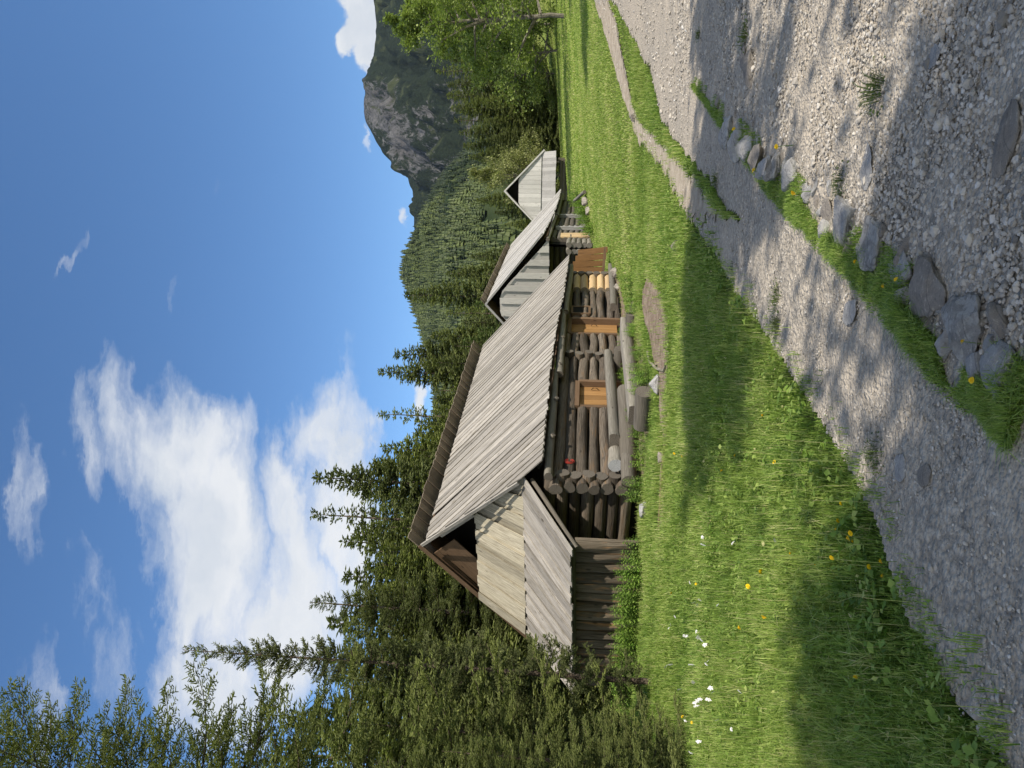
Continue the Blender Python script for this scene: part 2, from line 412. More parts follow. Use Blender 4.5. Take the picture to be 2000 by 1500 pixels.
# ---------------------------------------------------------------- ground outlines (world metres)
def G(l): return [tuple(ground(u, v)[:2]) for u, v in l]
EDGE = [(-4.2, -6.), (-2.6, 0.), (-1.7, 2.2)] + G([(20, 1970), (140, 1880), (300, 1785), (460, 1735), (620, 1650), (800, 1535), (950, 1430), (1010, 1400), (1070, 1352), (1170, 1300), (1230, 1247), (1325, 1215), (1410, 1192), (1490, 1165)]) + [(22, 35), (34, 46), (52, 62)]
FARSIDE = [(60, 54), (44, 38), (30, 25), (20, 15), (12, 6), (8.5, 0), (6, -6)]
ROADPOLY = EDGE + FARSIDE
TONGUE = G([(1060, 1455), (1090, 1412), (1125, 1385), (1172, 1345), (1215, 1300), (1262, 1252), (1300, 1237), (1375, 1221), (1450, 1208), (1497, 1190), (1497, 1203), (1450, 1226), (1335, 1280), (1255, 1300), (1180, 1362), (1120, 1410)])
STRIP = G([(690, 2030), (740, 1975), (805, 1890), (890, 1805), (965, 1730), (1035, 1650), (1090, 1590), (1150, 1525), (1210, 1475), (1270, 1420), (1340, 1358)])
STRIPW = [.15, .16, .17, .18, .17, .16, .17, .18, .17, .15, .10]
SOILPOLY = G([(964, 1268), (930, 1257), (895, 1256), (860, 1266), (800, 1278), (770, 1290), (700, 1290), (640, 1298), (560, 1292), (480, 1287), (440, 1290), (480, 1300), (560, 1304), (640, 1304), (740, 1306), (790, 1309), (850, 1309), (900, 1305), (940, 1288)])
H1B = np.array([-2.31, 17.44, 0.]); H1T = .505
H2B = np.array([7.556, 38.39, 1.0]); H2T = .415
def hutw(B, th, t, s, z=0.):
    return np.array([B[0] + t * math.cos(th) + s * math.sin(th), B[1] - t * math.sin(th) + s * math.cos(th), B[2] + z])
HUT1FOOT = [hutw(H1B, H1T, *q)[:2] for q in ((.3, -.3), (.3, 14.2), (-7, 14.2), (-7, -2.0), (-.3, -2.0), (-.3, -.3))]
FRONT = [hutw(H1B, H1T, *q)[:2] for q in ((-.2, -1.2), (1.2, -1.3), (2.9, -.6), (3.0, 2.2), (2.6, 5.4), (1.3, 7.2), (.9, 12.), (-.2, 13.5))]
def strip_w(par): return np.interp(par, np.arange(len(STRIPW)), STRIPW)
def masks(x, y):
    """1 road, 2 soil, 0 meadow ; grassy strip and tongue count as meadow"""
    w = wob(x, y, 1.3)
    w3 = wob(x, y, 5.3, 2.)
    road = inpoly(x + .10 * w + .05 * w3, y + .16 * w + .05 * w3, ROADPOLY)
    ton = inpoly(x + .12 * w, y, TONGUE)
    d, par = dist_poly(x, y, STRIP)
    st = d < strip_w(par) * (1 + .35 * w)
    soil = inpoly(x + .12 * w, y + .1 * w, SOILPOLY) | inpoly(x + .15 * w, y + .15 * w, FRONT)
    return road, ton, st, soil

# ---------------------------------------------------------------- meadow sheet to the horizon, gravel road, soil
def meadow():
    a = np.linspace(-1, 1, 300); gx = 2600 * np.sinh(a * 7.2) / np.sinh(7.2); 
    b = np.linspace(-1, 1, 360); gy = 2600 * np.sinh(b * 7.2) / np.sinh(7.2) + 10
    X, Y = np.meshgrid(gx, gy); V = np.stack([X, Y, terr(X, Y)], -1).reshape(-1, 3)
    n = len(gx); i = np.arange(len(gy) - 1)[:, None] * n + np.arange(n - 1)[None]
    Fc = np.stack([i, i + 1, i + n + 1, i + n], -1).reshape(-1, 4)
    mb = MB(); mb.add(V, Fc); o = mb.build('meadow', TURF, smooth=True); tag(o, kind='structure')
meadow()
def sheet(name, poly, mat, cells, dz, fn, rough):
    P = np.asarray(poly); x0, y0 = P.min(0) - .3; x1, y1 = P.max(0) + .3; mb = MB()
    for cell, ya, yb, xa, xb in cells:
        gx = np.arange(max(x0, xa), min(x1, xb) + cell, cell); gy = np.arange(max(y0, ya), min(y1, yb) + cell * .5, cell); X, Y = np.meshgrid(gx, gy)
        keepv = fn(X, Y); Z = terr(X, Y) + dz + rough * wob(X, Y, 2.3, 1.) + rough * .5 * wob(X, Y, 6.1, 2.)
        n = len(gx); i = np.arange(len(gy) - 1)[:, None] * n + np.arange(n - 1)[None]
        k = keepv[:-1, :-1] & keepv[1:, 1:]
        Fc = np.stack([i, i + 1, i + n + 1, i + n], -1)[k]
        used = np.unique(Fc); rem = np.full(X.size, -1); rem[used] = np.arange(len(used))
        mb.add(np.stack([X, Y, Z], -1).reshape(-1, 3)[used], rem[Fc])
    return tag(mb.build(name, mat, smooth=True), kind='structure')
PATHPOLY = G([(1060, 1400), (1075, 1350), (1170, 1298), (1230, 1245), (1325, 1214), (1410, 1191), (1490, 1164), (1497, 1188), (1450, 1207), (1375, 1220), (1300, 1236), (1262, 1251), (1215, 1299), (1172, 1344), (1125, 1384), (1090, 1411)])
def mat_path():
    k = NT('tan_path_dirt'); p = k.pos(); n = k.noise(p, 4, 6, .65); n2 = k.noise(p, 40, 4, .6)
    col = k.mix(k.mapr(n, .35, .65), c4(.27, .22, .165), c4(.43, .375, .295)); col = k.mix(k.mapr(n2, .5, .7, 0, .6), col, c4(.46, .43, .38))
    return k.done(k.principled(col, .95, k.bump(n2, .6, .03), .1))
sheet('dirt_path', PATHPOLY, mat_path(), [(.08, 7, 30, 0, 20)], .044, lambda X, Y: inpoly(X + .12 * wob(X, Y, 1.9), Y + .12 * wob(X, Y, 1.4, 3.), PATHPOLY), .008)
ROADNEAR = lambda X, Y: inpoly(X + .10 * wob(X, Y, 1.3) + .05 * wob(X, Y, 5.3, 2.), Y + .16 * wob(X, Y, 1.3) + .05 * wob(X, Y, 5.3, 2.), ROADPOLY) & ~inpoly(X + .12 * wob(X, Y, 1.3), Y, TONGUE)
sheet('gravel_road', ROADPOLY, GRAVEL, [(.2, -6, 1.6, -9, 20), (.035, 1.6, 13, -2.5, 8), (.2, 1.6, 13, 8.0, 20), (.1, 13, 30, -2, 18), (.3, 30, 62, 0, 70), (.3, 13, 30, 18, 40)], .030, ROADNEAR, .010)
sheet('trodden_soil', list(SOILPOLY) + FRONT, SOIL, [(.06, 8, 32, -8, 9)], .024, lambda X, Y: masks(X, Y)[3], .008)

# ---------------------------------------------------------------- stones
def ico(sub):
    import bmesh
    bm = bmesh.new(); bmesh.ops.create_icosphere(bm, subdivisions=sub, radius=1.)
    V = np.array([v.co[:] for v in bm.verts]); Fc = np.array([[v.index for v in f.verts] for f in bm.faces]); bm.free(); return V, Fc
I1 = ico(1); I2 = ico(2); I4 = ico(5)
def rot_rand(n):
    q = nrm(rng.normal(size=(n, 4))); w, x, y, z = q.T
    return np.stack([np.stack([1 - 2 * (y * y + z * z), 2 * (x * y - z * w), 2 * (x * z + y * w)], -1),
                     np.stack([2 * (x * y + z * w), 1 - 2 * (x * x + z * z), 2 * (y * z - x * w)], -1),
                     np.stack([2 * (x * z - y * w), 2 * (y * z + x * w), 1 - 2 * (x * x + y * y)], -1)], -2)
def view_pts(n, y0, y1, dens_pow=1.0, xmin=-.62, xmax=.62):
    """random ground points inside (a bit beyond) the camera's wedge; density falls with distance"""
    t = rng.random(n)
    y = (y0 ** (2 - dens_pow) + t * (y1 ** (2 - dens_pow) - y0 ** (2 - dens_pow))) ** (1 / (2 - dens_pow))
    x = y * rng.uniform(xmin, xmax, n)
    return x, y
def gravel():
    mb = MB()
    for n, y0, y1, smin, smax, geo in ((44000, 2.3, 6.0, .005, .017, I1), (34000, 5.5, 12., .009, .021, I1), (12000, 11., 30., .02, .042, I1)):
        x, y = view_pts(n, y0, y1, 1.7 if y0 < 3 else 1.4)
        road, ton, st, soil = masks(x, y)
        d, par = dist_poly(x, y, STRIP)
        # the stretch right of the grassy strip carries coarser loose stone, the wheel track left of it is packed fine
        side = wob(x, y, .55, 4.)
        keep = road & ~ton & ~(st & (rng.random(n) > .25)) & (rng.random(n) < .62 + .5 * side)
        x, y = x[keep], y[keep]; n = len(x)
        left = (x < np.interp(y, [p[1] for p in STRIP], [p[0] for p in STRIP]))
        kp = ~left | (rng.random(n) < .72 + .4 * wob(x, y, .9, 9.)); x, y, left = x[kp], y[kp], left[kp]; n = len(x)
        s = (smin + (smax - smin) * rng.random(n) ** 2.2) * np.where(left, .62, 1.08)
        big = rng.random(n) < .02; s[big] *= rng.uniform(1.4, 2.2, big.sum())
        V, Fc = geo
        disp = 1 + rng.uniform(-.28, .25, (n, len(V)))
        P = V[None] * disp[..., None] * s[:, None, None] * rng.uniform(.6, 1.15, (n, 1, 3))
        P = np.einsum('nij,nvj->nvi', rot_rand(n), P) * np.array([1, 1, .72])
        P += np.stack([x, y, terr(x, y) + .030 + s * .22], -1)[:, None]
        FF = Fc[None] + (np.arange(n) * len(V))[:, None, None]
        c = np.clip(rng.normal(.5, .22, n), 0, 1)
        mb.add(P.reshape(-1, 3), FF.reshape(-1, 3), None, np.repeat(c, len(Fc)))
    tag(mb.build('loose_gravel', STONE), 'loose grey limestone gravel on the road', 'gravel', kind='stuff')
gravel()

ROCKS = [  # image centre, size across and in depth on the photo, height share, label, material
    (1664, 432, 100, 42, .45, 'grey two-lobed rock beside the grassy strip, above the speckled flat one', ROCK),
    (1717, 470, 104, 58, .35, 'large flat rough rock with speckled grey face in the grassy strip', ROCKC),
    (1779, 530, 60, 46, .4, 'small smooth pale grey rock between the speckled and the brownish rock', ROCK),
    (1835, 565, 120, 64, .4, 'brownish grey slab rock leaning into the grass strip', ROCKB),
    (1911, 640, 126, 74, .45, 'conglomerate boulder with white and black patches in the strip', ROCKC),
    (1982, 722, 116, 74, .5, 'big smooth grey boulder at the nearest end of the strip', ROCK),
    (1675, 609, 48, 26, .35, 'lone bluish stone lying on the packed gravel left of the strip', ROCK),
    (1430, 264, 54, 17, 1.1, 'grey rock at the far end of the row of upright stones', ROCK),
    (1453, 278, 52, 14, 1.1, 'narrow grey rock, second of the row from its far end', ROCK),
    (1470, 293, 54, 13, 1.1, 'narrow pale rock, third of the row from its far end', ROCK),
    (1491, 313, 50, 18, 1.1, 'square-cut grey rock in the middle of the row of stones', ROCKB),
    (1510, 332, 48, 16, 1.1, 'rounded pale rock just behind the whitest stone of the row', ROCK),
    (1530, 330, 48, 20, 1.1, 'whitest rounded stone of the row beside the yellow flowers', ROCKC),
    (1557, 339, 46, 22, 1.1, 'squared grey stone at the near end of the row', ROCK),
    (1584, 371, 22, 14, .5, 'small white stone in the grass near the end of the row', ROCKC),
    (1629, 408, 46, 22, .4, 'low brownish stone sunk in grass between row and big rocks', ROCKB),
    (1706, 328, 66, 28, .2, 'pale flat rock sunk level with the gravel right of the strip', ROCK),
    (1988, 270, 110, 50, .35, 'brown rounded boulder at the lower right corner in the gravel', ROCKB),
    (1474, 132, 66, 13, .5, 'dark long rock in the gravel with a weed tuft beside it', ROCKB),
    (1460, 108, 34, 10, .5, 'small dark rock behind the long dark rock on the gravel', ROCKB),
    (1845, 105, 40, 26, .25, 'pale flat stone in the coarse gravel near the right edge', ROCK),
    (1772, 1085 - 170, 46, 22, .25, 'light grey slab sunk in the packed gravel near the meadow', ROCK),
    (1820, 905 + 20, 40, 24, .25, 'brown grey stone sunk in the packed gravel track', ROCKB),
    (1590, 1495 - 300 - 0, 6, 4, .3, '', ROCK)]
def make_rock(P, a, b, h, seed, sub=I4):
    r = np.random.default_rng(seed); V, Fc = sub; V = V.copy()
    n = np.zeros(len(V))
    for f, amp in ((1.2, .20), (2.3, .13), (4.6, .07), (9., .035), (19, .018)):
        for _ in range(3):
            d = nrm(r.normal(size=3)); n += amp * np.sin(V @ d * f * 2 + r.random() * 6.28)
    for _ in range(15):   # broken facets
        d = nrm(r.normal(size=3)); dd = V @ d; lim = r.uniform(.48, .82); V = V - np.maximum(dd - lim, 0)[:, None] * d * .85
    V = V * (1 + n * .35)[:, None]
    V = V * np.array([a, b, h])
    V[:, 2] += h * .25
    return V, Fc
for i, (ix, iy, du, dv, hs, lab, mt) in enumerate(ROCKS):
    if not lab: continue
    p = ground(1500 - iy, ix); D = p[1]
    a = du / F * D / 2 * 1.3; b = max(dv * D * D / (1.6 * F) / 2 * 1.05, a * .4); h = min(a, b * 1.2) * hs * .58
    V, Fc = make_rock(p, a, b, h, 40 + i)
    mb = MB(); mb.add(V, Fc); o = mb.build('rock', mt, smooth=True)
    o.location = (p[0], p[1], p[2] + .035); o.rotation_euler = (0, 0, rng.normal(0, .15))
    tag(o, lab, 'rock', 'rocks along the gravel road')

for i in range(64):      # small stones bedded along the strip between the bigger ones
    sg = .6 + i * 9.0 / 64; j = int(sg); f = sg - j; c = np.array(STRIP[j]) * (1 - f) + np.array(STRIP[j + 1]) * f; d = nrm(np.array(STRIP[j + 1]) - np.array(STRIP[j]))
    c = c + np.array([d[1], -d[0]]) * (rng.uniform(-.03, .24)); a = rng.uniform(.035, .105)
    V, Fc = make_rock(None, a, a * rng.uniform(.5, .9), a * .5, 900 + i, ico(4)); mb = MB(); mb.add(V, Fc); o = mb.build('small_stone', [ROCKP, ROCKB, ROCKP, ROCK][i % 4], smooth=True)
    o.location = (c[0], c[1], float(terr(c[0], c[1])) + .015); o.rotation_euler = (0, 0, rng.random() * 3)
    tag(o, 'small grey stone bedded in the grassy strip between the bigger rocks', 'stone', 'small stones bedded in the grassy strip')

# ---------------------------------------------------------------- grass
def blades(mb, x, y, hgt, wid, lean=.45, dz=0., segs=2, tone=None):
    n = len(x); az = rng.random(n) * 6.283; L = hgt * rng.uniform(.6, 1.25, n)
    side = np.stack([np.cos(az), np.sin(az), np.zeros(n)], -1); fwd = np.stack([-np.sin(az), np.cos(az), np.zeros(n)], -1)
    ln = rng.normal(0, lean, n) + .15; base = np.stack([x, y, terr(x, y) + dz], -1)
    w = wid * rng.uniform(.7, 1.3, n)
    up = np.array([0, 0, 1.])
    mid = base + up * (L * .58)[:, None] + fwd * (L * ln * .28)[:, None]
    tip = base + up * (L * np.clip(1 - .35 * np.abs(ln), .35, 1))[:, None] + fwd * (L * ln)[:, None]
    V = np.stack([base - side * (w / 2)[:, None], base + side * (w / 2)[:, None], mid + side * (w * .42)[:, None], mid - side * (w * .42)[:, None], tip], 1)
    i = np.arange(n)[:, None] * 5
    c = np.clip(rng.normal(.45, .25, n) if tone is None else tone, 0, 1)
    mb.add(V.reshape(-1, 3), i + np.array([[0, 1, 2, 3]]), None, c)
    mb.V.append(np.zeros((0, 3)))
    Fc = i + np.array([[3, 2, 4]])
    mb.G.append((Fc + (mb.n - len(V) * 5), np.zeros((n, 3, 2)), np.clip(c + .12, 0, 1), np.zeros(n, int)))
def leaflets(mb, x, y, z, s, tone):
    n = len(x); Rm = rot_rand(n)
    tpl = np.array([[0, -.5, 0], [.42, 0, .06], [0, .6, 0], [-.42, 0, .06]])
    up = np.stack([rng.normal(0, .45, n), rng.normal(0, .45, n), np.ones(n)], -1); up = nrm(up)
    d = nrm(np.cross(up, rng.normal(size=(n, 3)))); e = np.cross(up, d)
    V = np.stack([x, y, z], -1)[:, None] + s[:, None, None] * (tpl[None, :, :1] * d[:, None] + tpl[None, :, 1:2] * e[:, None] + tpl[None, :, 2:] * up[:, None])
    i = np.arange(n)[:, None] * 4
    mb.add(V.reshape(-1, 3), i + np.array([[0, 1, 2, 3]]), None, tone)
def grass():
    mb = MB()
    def clean(x, y, road_ok=0.):
        road, ton, st, soil = masks(x, y)
        hut = inpoly(x, y, HUT1FOOT)
        e = dist_poly(x, y, EDGE)[0]; spill = rng.random(len(x)) < .75 * np.exp(-(e / .14) ** 2) * (wob(x, y, 2.9, 8.) > -.1)
        thin = (e > .16) | (rng.random(len(x)) < .75 + .5 * wob(x, y, 2.2, 1.))
        return ~hut & ~(soil & (rng.random(len(x)) > np.where(inpoly(x, y, FRONT), .16, .03))) & (~road & thin | ton & (rng.random(len(x)) < .8) | spill)
    for n, y0, y1, hg, wd, pw, xm in ((150000, 2.6, 8.5, .135, .0052, 1.35, -.75), (170000, 8., 20., .15, .010, 1.2, -.66), (120000, 19., 42., .12, .022, 1.1, -.3), (70000, 40, 75, .13, .05, 1., -.1)):
        x, y = view_pts(n, y0, y1, pw, xm)
        k = clean(x, y); x, y = x[k], y[k]
        patch = wob(x, y, .45, 2.); fine = wob(x, y, 2.2, 5.)
        h = hg * (1 + .35 * patch + .2 * fine)
        if y0 > 18: h *= .75
        e = dist_poly(x, y, EDGE)[0]; h *= np.clip(.45 + e / .5, .45, 1)
        tone = .45 + .25 * patch + rng.normal(0, .2, len(x)) + (.12 if y0 > 18 else 0)
        blades(mb, x, y, h, wd, tone=tone)
        if y0 < 10:
            # taller tufts, dry stalks and broad weeds
            ts = rng.integers(0, len(x), 900); tx = np.repeat(x[ts], 16) + rng.normal(0, .025, 14400); ty = np.repeat(y[ts], 16) + rng.normal(0, .025, 14400); th_ = np.repeat(np.clip(e[ts] / .4, .4, 1), 16)
            blades(mb, tx, ty, .21 * th_, .0055, .7, tone=np.repeat(rng.normal(.35, .22, 900), 16))
            ts = rng.integers(0, len(x), 1500); blades(mb, x[ts], y[ts], np.full(1500, .27), .0026, .25, tone=rng.uniform(.86, 1., 1500))
            ts = rng.integers(0, len(x), 700); q = rng.integers(5, 9, 700); bx = np.repeat(x[ts], q); by = np.repeat(y[ts], q); m_ = len(bx)
            leaflets(mb, bx + rng.normal(0, .03, m_), by + rng.normal(0, .03, m_), terr(bx, by) + rng.uniform(.05, .13, m_), rng.uniform(.03, .055, m_), np.clip(rng.normal(.4, .2, m_), 0, 1))
            n2 = len(x) // 4; i = rng.choice(len(x), n2, replace=False)
            m = wob(x[i], y[i], .9, 7.) > -.1; i = i[m]
            s = rng.uniform(.010, .026, len(i)) * (1.0 if y0 < 5 else 1.5)
            leaflets(mb, x[i], y[i], terr(x[i], y[i]) + h[i] * rng.uniform(.3, .8, len(i)), s, np.clip(rng.normal(.5, .25, len(i)), 0, 1))
    # strip between the wheel tracks
    pts = np.array(STRIP)
    seg = rng.uniform(0, len(pts) - 1.001, 42000); ii = seg.astype(int); f = seg - ii
    c = pts[ii] * (1 - f)[:, None] + pts[ii + 1] * f[:, None]
    d = nrm(pts[ii + 1] - pts[ii]); nn = np.stack([-d[:, 1], d[:, 0]], -1); w = strip_w(seg)
    off = np.where(rng.random(len(seg)) < .68, rng.normal(.55, .28, len(seg)), rng.uniform(-1, .4, len(seg)))
    x, y = (c + nn * (off * w)[:, None]).T
    k = (np.abs(off) < 1.08 + .25 * wob(x, y, 3.1, 1.)) & (wob(x, y, 1.6, 3.) > np.where(off < .1, .02, -.5)) & (y > 2.0)
    x, y, off = x[k], y[k], off[k]
    blades(mb, x, y, .075 * (1 - .35 * np.abs(off)) * (1 + .5 * wob(x, y, 2.7, 6.)), .0045, .75, .02, tone=rng.normal(.36, .2, len(x)))
    tag(mb.build('grass', GRASS), 'green meadow grass with clover leaves', 'grass', kind='stuff')
grass()

def tuft(nm, n, r, h, mat, w=.006, leafy=0):
    mb = MB(); az = rng.random(n) * 6.28; rr = r * np.sqrt(rng.random(n)) * .5
    bx, by = rr * np.cos(az), rr * np.sin(az)
    L = h * rng.uniform(.5, 1.2, n); out = np.stack([np.cos(az + rng.normal(0, .5, n)), np.sin(az + rng.normal(0, .5, n)), np.zeros(n)], -1)
    base = np.stack([bx, by, np.zeros(n)], -1); sd = np.stack([-out[:, 1], out[:, 0], np.zeros(n)], -1)
    k = rng.uniform(.2, .9, n)
    mid = base + out * (L * k * .4)[:, None] + np.array([0, 0, 1.]) * (L * .55)[:, None]
    tip = base + out * (L * k)[:, None] + np.array([0, 0, 1.]) * (L * (1 - .5 * k))[:, None]
    V = np.stack([base - sd * w / 2, base + sd * w / 2, mid + sd * w * .45, mid - sd * w * .45, tip], 1)
    i = np.arange(n)[:, None] * 5; t = rng.random(n)
    mb.add(V.reshape(-1, 3), i + np.array([[0, 1, 2, 3]]), None, t); nb = mb.n
    mb.G.append(((i + np.array([[3, 2, 4]])), np.zeros((n, 3, 2)), t, np.zeros(n, int)))
    if leafy: 
        a = rng.random(leafy) * 6.28; q = r * np.sqrt(rng.random(leafy))
        x, y = q * np.cos(a), q * np.sin(a)
        leaflets(mb, x, y, h * .45 * rng.random(leafy) + .01, rng.uniform(.012, .028, leafy), rng.random(leafy))
    return mb.mesh(nm, mat)
TUFTM = [tuft('weed_tuft', 70, .16, .13, WEED, .006, 60), tuft('weed_tuft', 110, .22, .10, WEED, .005, 110)]
for i, (ix, iy, sc, lab) in enumerate([
    (1730, 172, 1.0, 'dark weed tuft alone in the coarse gravel, nearest to the camera'),
    (1462, 70, 1.0, 'weed tuft growing beside the dark rocks on the gravel'),
    (1370, 68, .7, 'small weed tuft on the far gravel behind the dark rocks'),
    (1655, 355, .7, 'grass tuft just behind the two-lobed rock'),
    (1405, 350, .9, 'green tuft on the gravel left of the row of stones'),
    (1525, 585, .8, 'tuft of weeds in the sunny patch of the wheel track'),
    (1528, 635, .7, 'small tuft beside pale stones where meadow meets gravel'),
    (1722, 885, .6, 'tiny weed tuft in the packed gravel below the meadow edge'),
    (1272, 130, .9, 'weed tuft on the gravel at the right, close to the meadow tongue')]):
    p = ground(1500 - iy, ix); o = bpy.data.objects.new('weed_tuft', TUFTM[i % 2]); link(o)
    o.location = (p[0], p[1], p[2] + .02); o.rotation_euler = (0, 0, i * 1.7); o.scale = (sc,) * 3
    tag(o, lab, 'weed', 'weed tufts on the gravel')

# flowers
def flower_meshes():
    st = MB(); tube(st, [(0, 0, 0), (.004, .002, .07), (.012, .004, .145)], [.0028, .0025, .0022], n=6, cap=None)
    hd = MB(); n = 34
    for ring, (rad, z, el) in enumerate(((.021, .0, .15), (.0155, .004, .5), (.009, .008, .9))):
        m = 22 - ring * 5; a = np.arange(m) / m * 6.283 + ring * .2
        for q in a:
            d = np.array([math.cos(q), math.sin(q), 0]); s = np.array([-d[1], d[0], 0]); tp = d * rad * math.cos(el) + np.array([0, 0, z + rad * math.sin(el)])
            b = np.array([0, 0, z]); hd.add([b, b + (tp - b) * .75 + s * .003, tp, b + (tp - b) * .75 - s * .003], [[0, 1, 2, 3]])
    return st.mesh('stem', STEM), hd.mesh('flower_head', YELLOW)
ST, HD = flower_meshes()
def dandelion(p, sc, label, group):
    r = empty('dandelion', p, rng.random() * 6.28); r.scale = (sc,) * 3
    tag(r, label, 'flower', group)
    link(bpy.data.objects.new('stem', ST), r); h = bpy.data.objects.new('flower_head', HD); link(h, r)
    h.location = (.012, .004, .145); h.rotation_euler = (rng.normal(-.5, .25), rng.normal(.25, .3), 0)
DAND_SHADE = [(1641, 985), (1640, 1020), (1639, 1040), (1670, 1040), (1665, 1050), (1666, 1060), (1591, 1103), (1630, 1088), (1726, 1098), (1705, 1111), (1733, 1125), (1672, 1325)]
DAND_SUN = [(1552, 1085), (1500, 1122), (1475, 1144), (1457, 1227), (1364, 1140), (1415, 923), (1442, 892), (1325, 885), (1335, 890), (1318, 1162), (1507, 1203), (1342, 1403), (1356, 1412)]
DAND_BANK = [(1517, 904), (1502, 815)]
DAND_STRIP = [(1534, 283), (1478, 332), (1481, 337), (1567, 373), (1441, 253), (1672, 513), (1746, 548), (1734, 560), (1880, 672), (1903, 741)]
for l, lab in ((DAND_SHADE, 'yellow dandelion in the shaded grass near the gravel edge'), (DAND_SUN, 'yellow dandelion in the sunlit grass in front of the log hut'), (DAND_BANK, 'yellow dandelion on the grassy bank halfway along the gravel edge'), (DAND_STRIP, 'yellow dandelion in the grassy strip between the stones')):
    for ix, iy in l:
        d = ray(1500 - iy, ix); g = ground(1500 - iy, ix)
        p = ground(1500 - iy, ix + .13 * F / g[1] * .9); s = (.75 + .3 * rng.random()) * (1.1 if g[1] > 5 else .8)
        dandelion(p, s, lab, lab + 's' if False else 'dandelions: ' + lab[7:])
def umbel():
    st = MB(); tube(st, [(0, 0, 0), (.005, 0, .12), (0, .008, .25)], [.003, .0025, .002], n=5, cap=None)
    hd = MB()
    for q in range(13):
        a = q * 2.4; r = .033 * math.sqrt(q / 13); c = np.array([r * math.cos(a), r * math.sin(a), .012 - 6 * r * r])
        for j in range(5):
            b = j / 5 * 6.283 + q; d = np.array([math.cos(b), math.sin(b), .25]); s = np.array([-d[1], d[0], 0])
            hd.add([c, c + d * .006 + s * .004, c + d * .011, c + d * .006 - s * .004], [[0, 1, 2, 3]])
    return st.mesh('stem', STEM), hd.mesh('flower_cluster', WHITEP)
ST2, HD2 = umbel()
WF = [(1388, 1052), (1388, 1065), (1362, 1140), (1540, 1060), (1452, 1065), (1370, 1180), (1378, 1184), (1383, 1174), (1420, 1186), (1331, 1207), (1318, 1230), (1322, 1222), (1352, 1244), (1376, 1237), (1381, 1243), (1386, 1252), (1380, 1248), (1394, 1264), (1356, 1246), (1311, 1306), (1315, 1303), (1322, 1301), (1363, 1303), (1401, 1295), (1370, 1335), (1405, 1348), (1411, 1357), (1375, 1384), (1378, 1372), (1373, 1377), (1383, 1370), (1400, 1370), (1419, 1411), (1450, 1430), (1381, 1453), (1364, 1473), (1466, 1354), (1353, 1411), (1300, 1400), (1396, 1300), (1340, 1350)]
for ix, iy in WF:
    g = ground(1500 - iy, ix); p = ground(1500 - iy, ix + .23 * F / g[1] * .9)
    r = empty('white_meadow_flower', p, rng.random() * 6.28); s = (.36 + .24 * rng.random()) * (1 if g[1] > 6 else .8); r.scale = (s, s, 1.0)
    tag(r, 'small white flower cluster on a thin stem in the grass below the spruces', 'flower', 'white meadow flowers below the spruces')
    link(bpy.data.objects.new('stem', ST2), r); h = bpy.data.objects.new('flower_cluster', HD2); link(h, r); h.location = (0, .008, .25)
    h.rotation_euler = (rng.normal(-.5, .3), rng.normal(.2, .3), 0)

exec_huts = True
# ---------------------------------------------------------------- log huts
def hut_empty(B, th): return empty('log_hut', B, -th)   # local x = outward from front wall (t), y = along ridge (s)
def P3(t, s, z): return np.array([t, s, z], float)

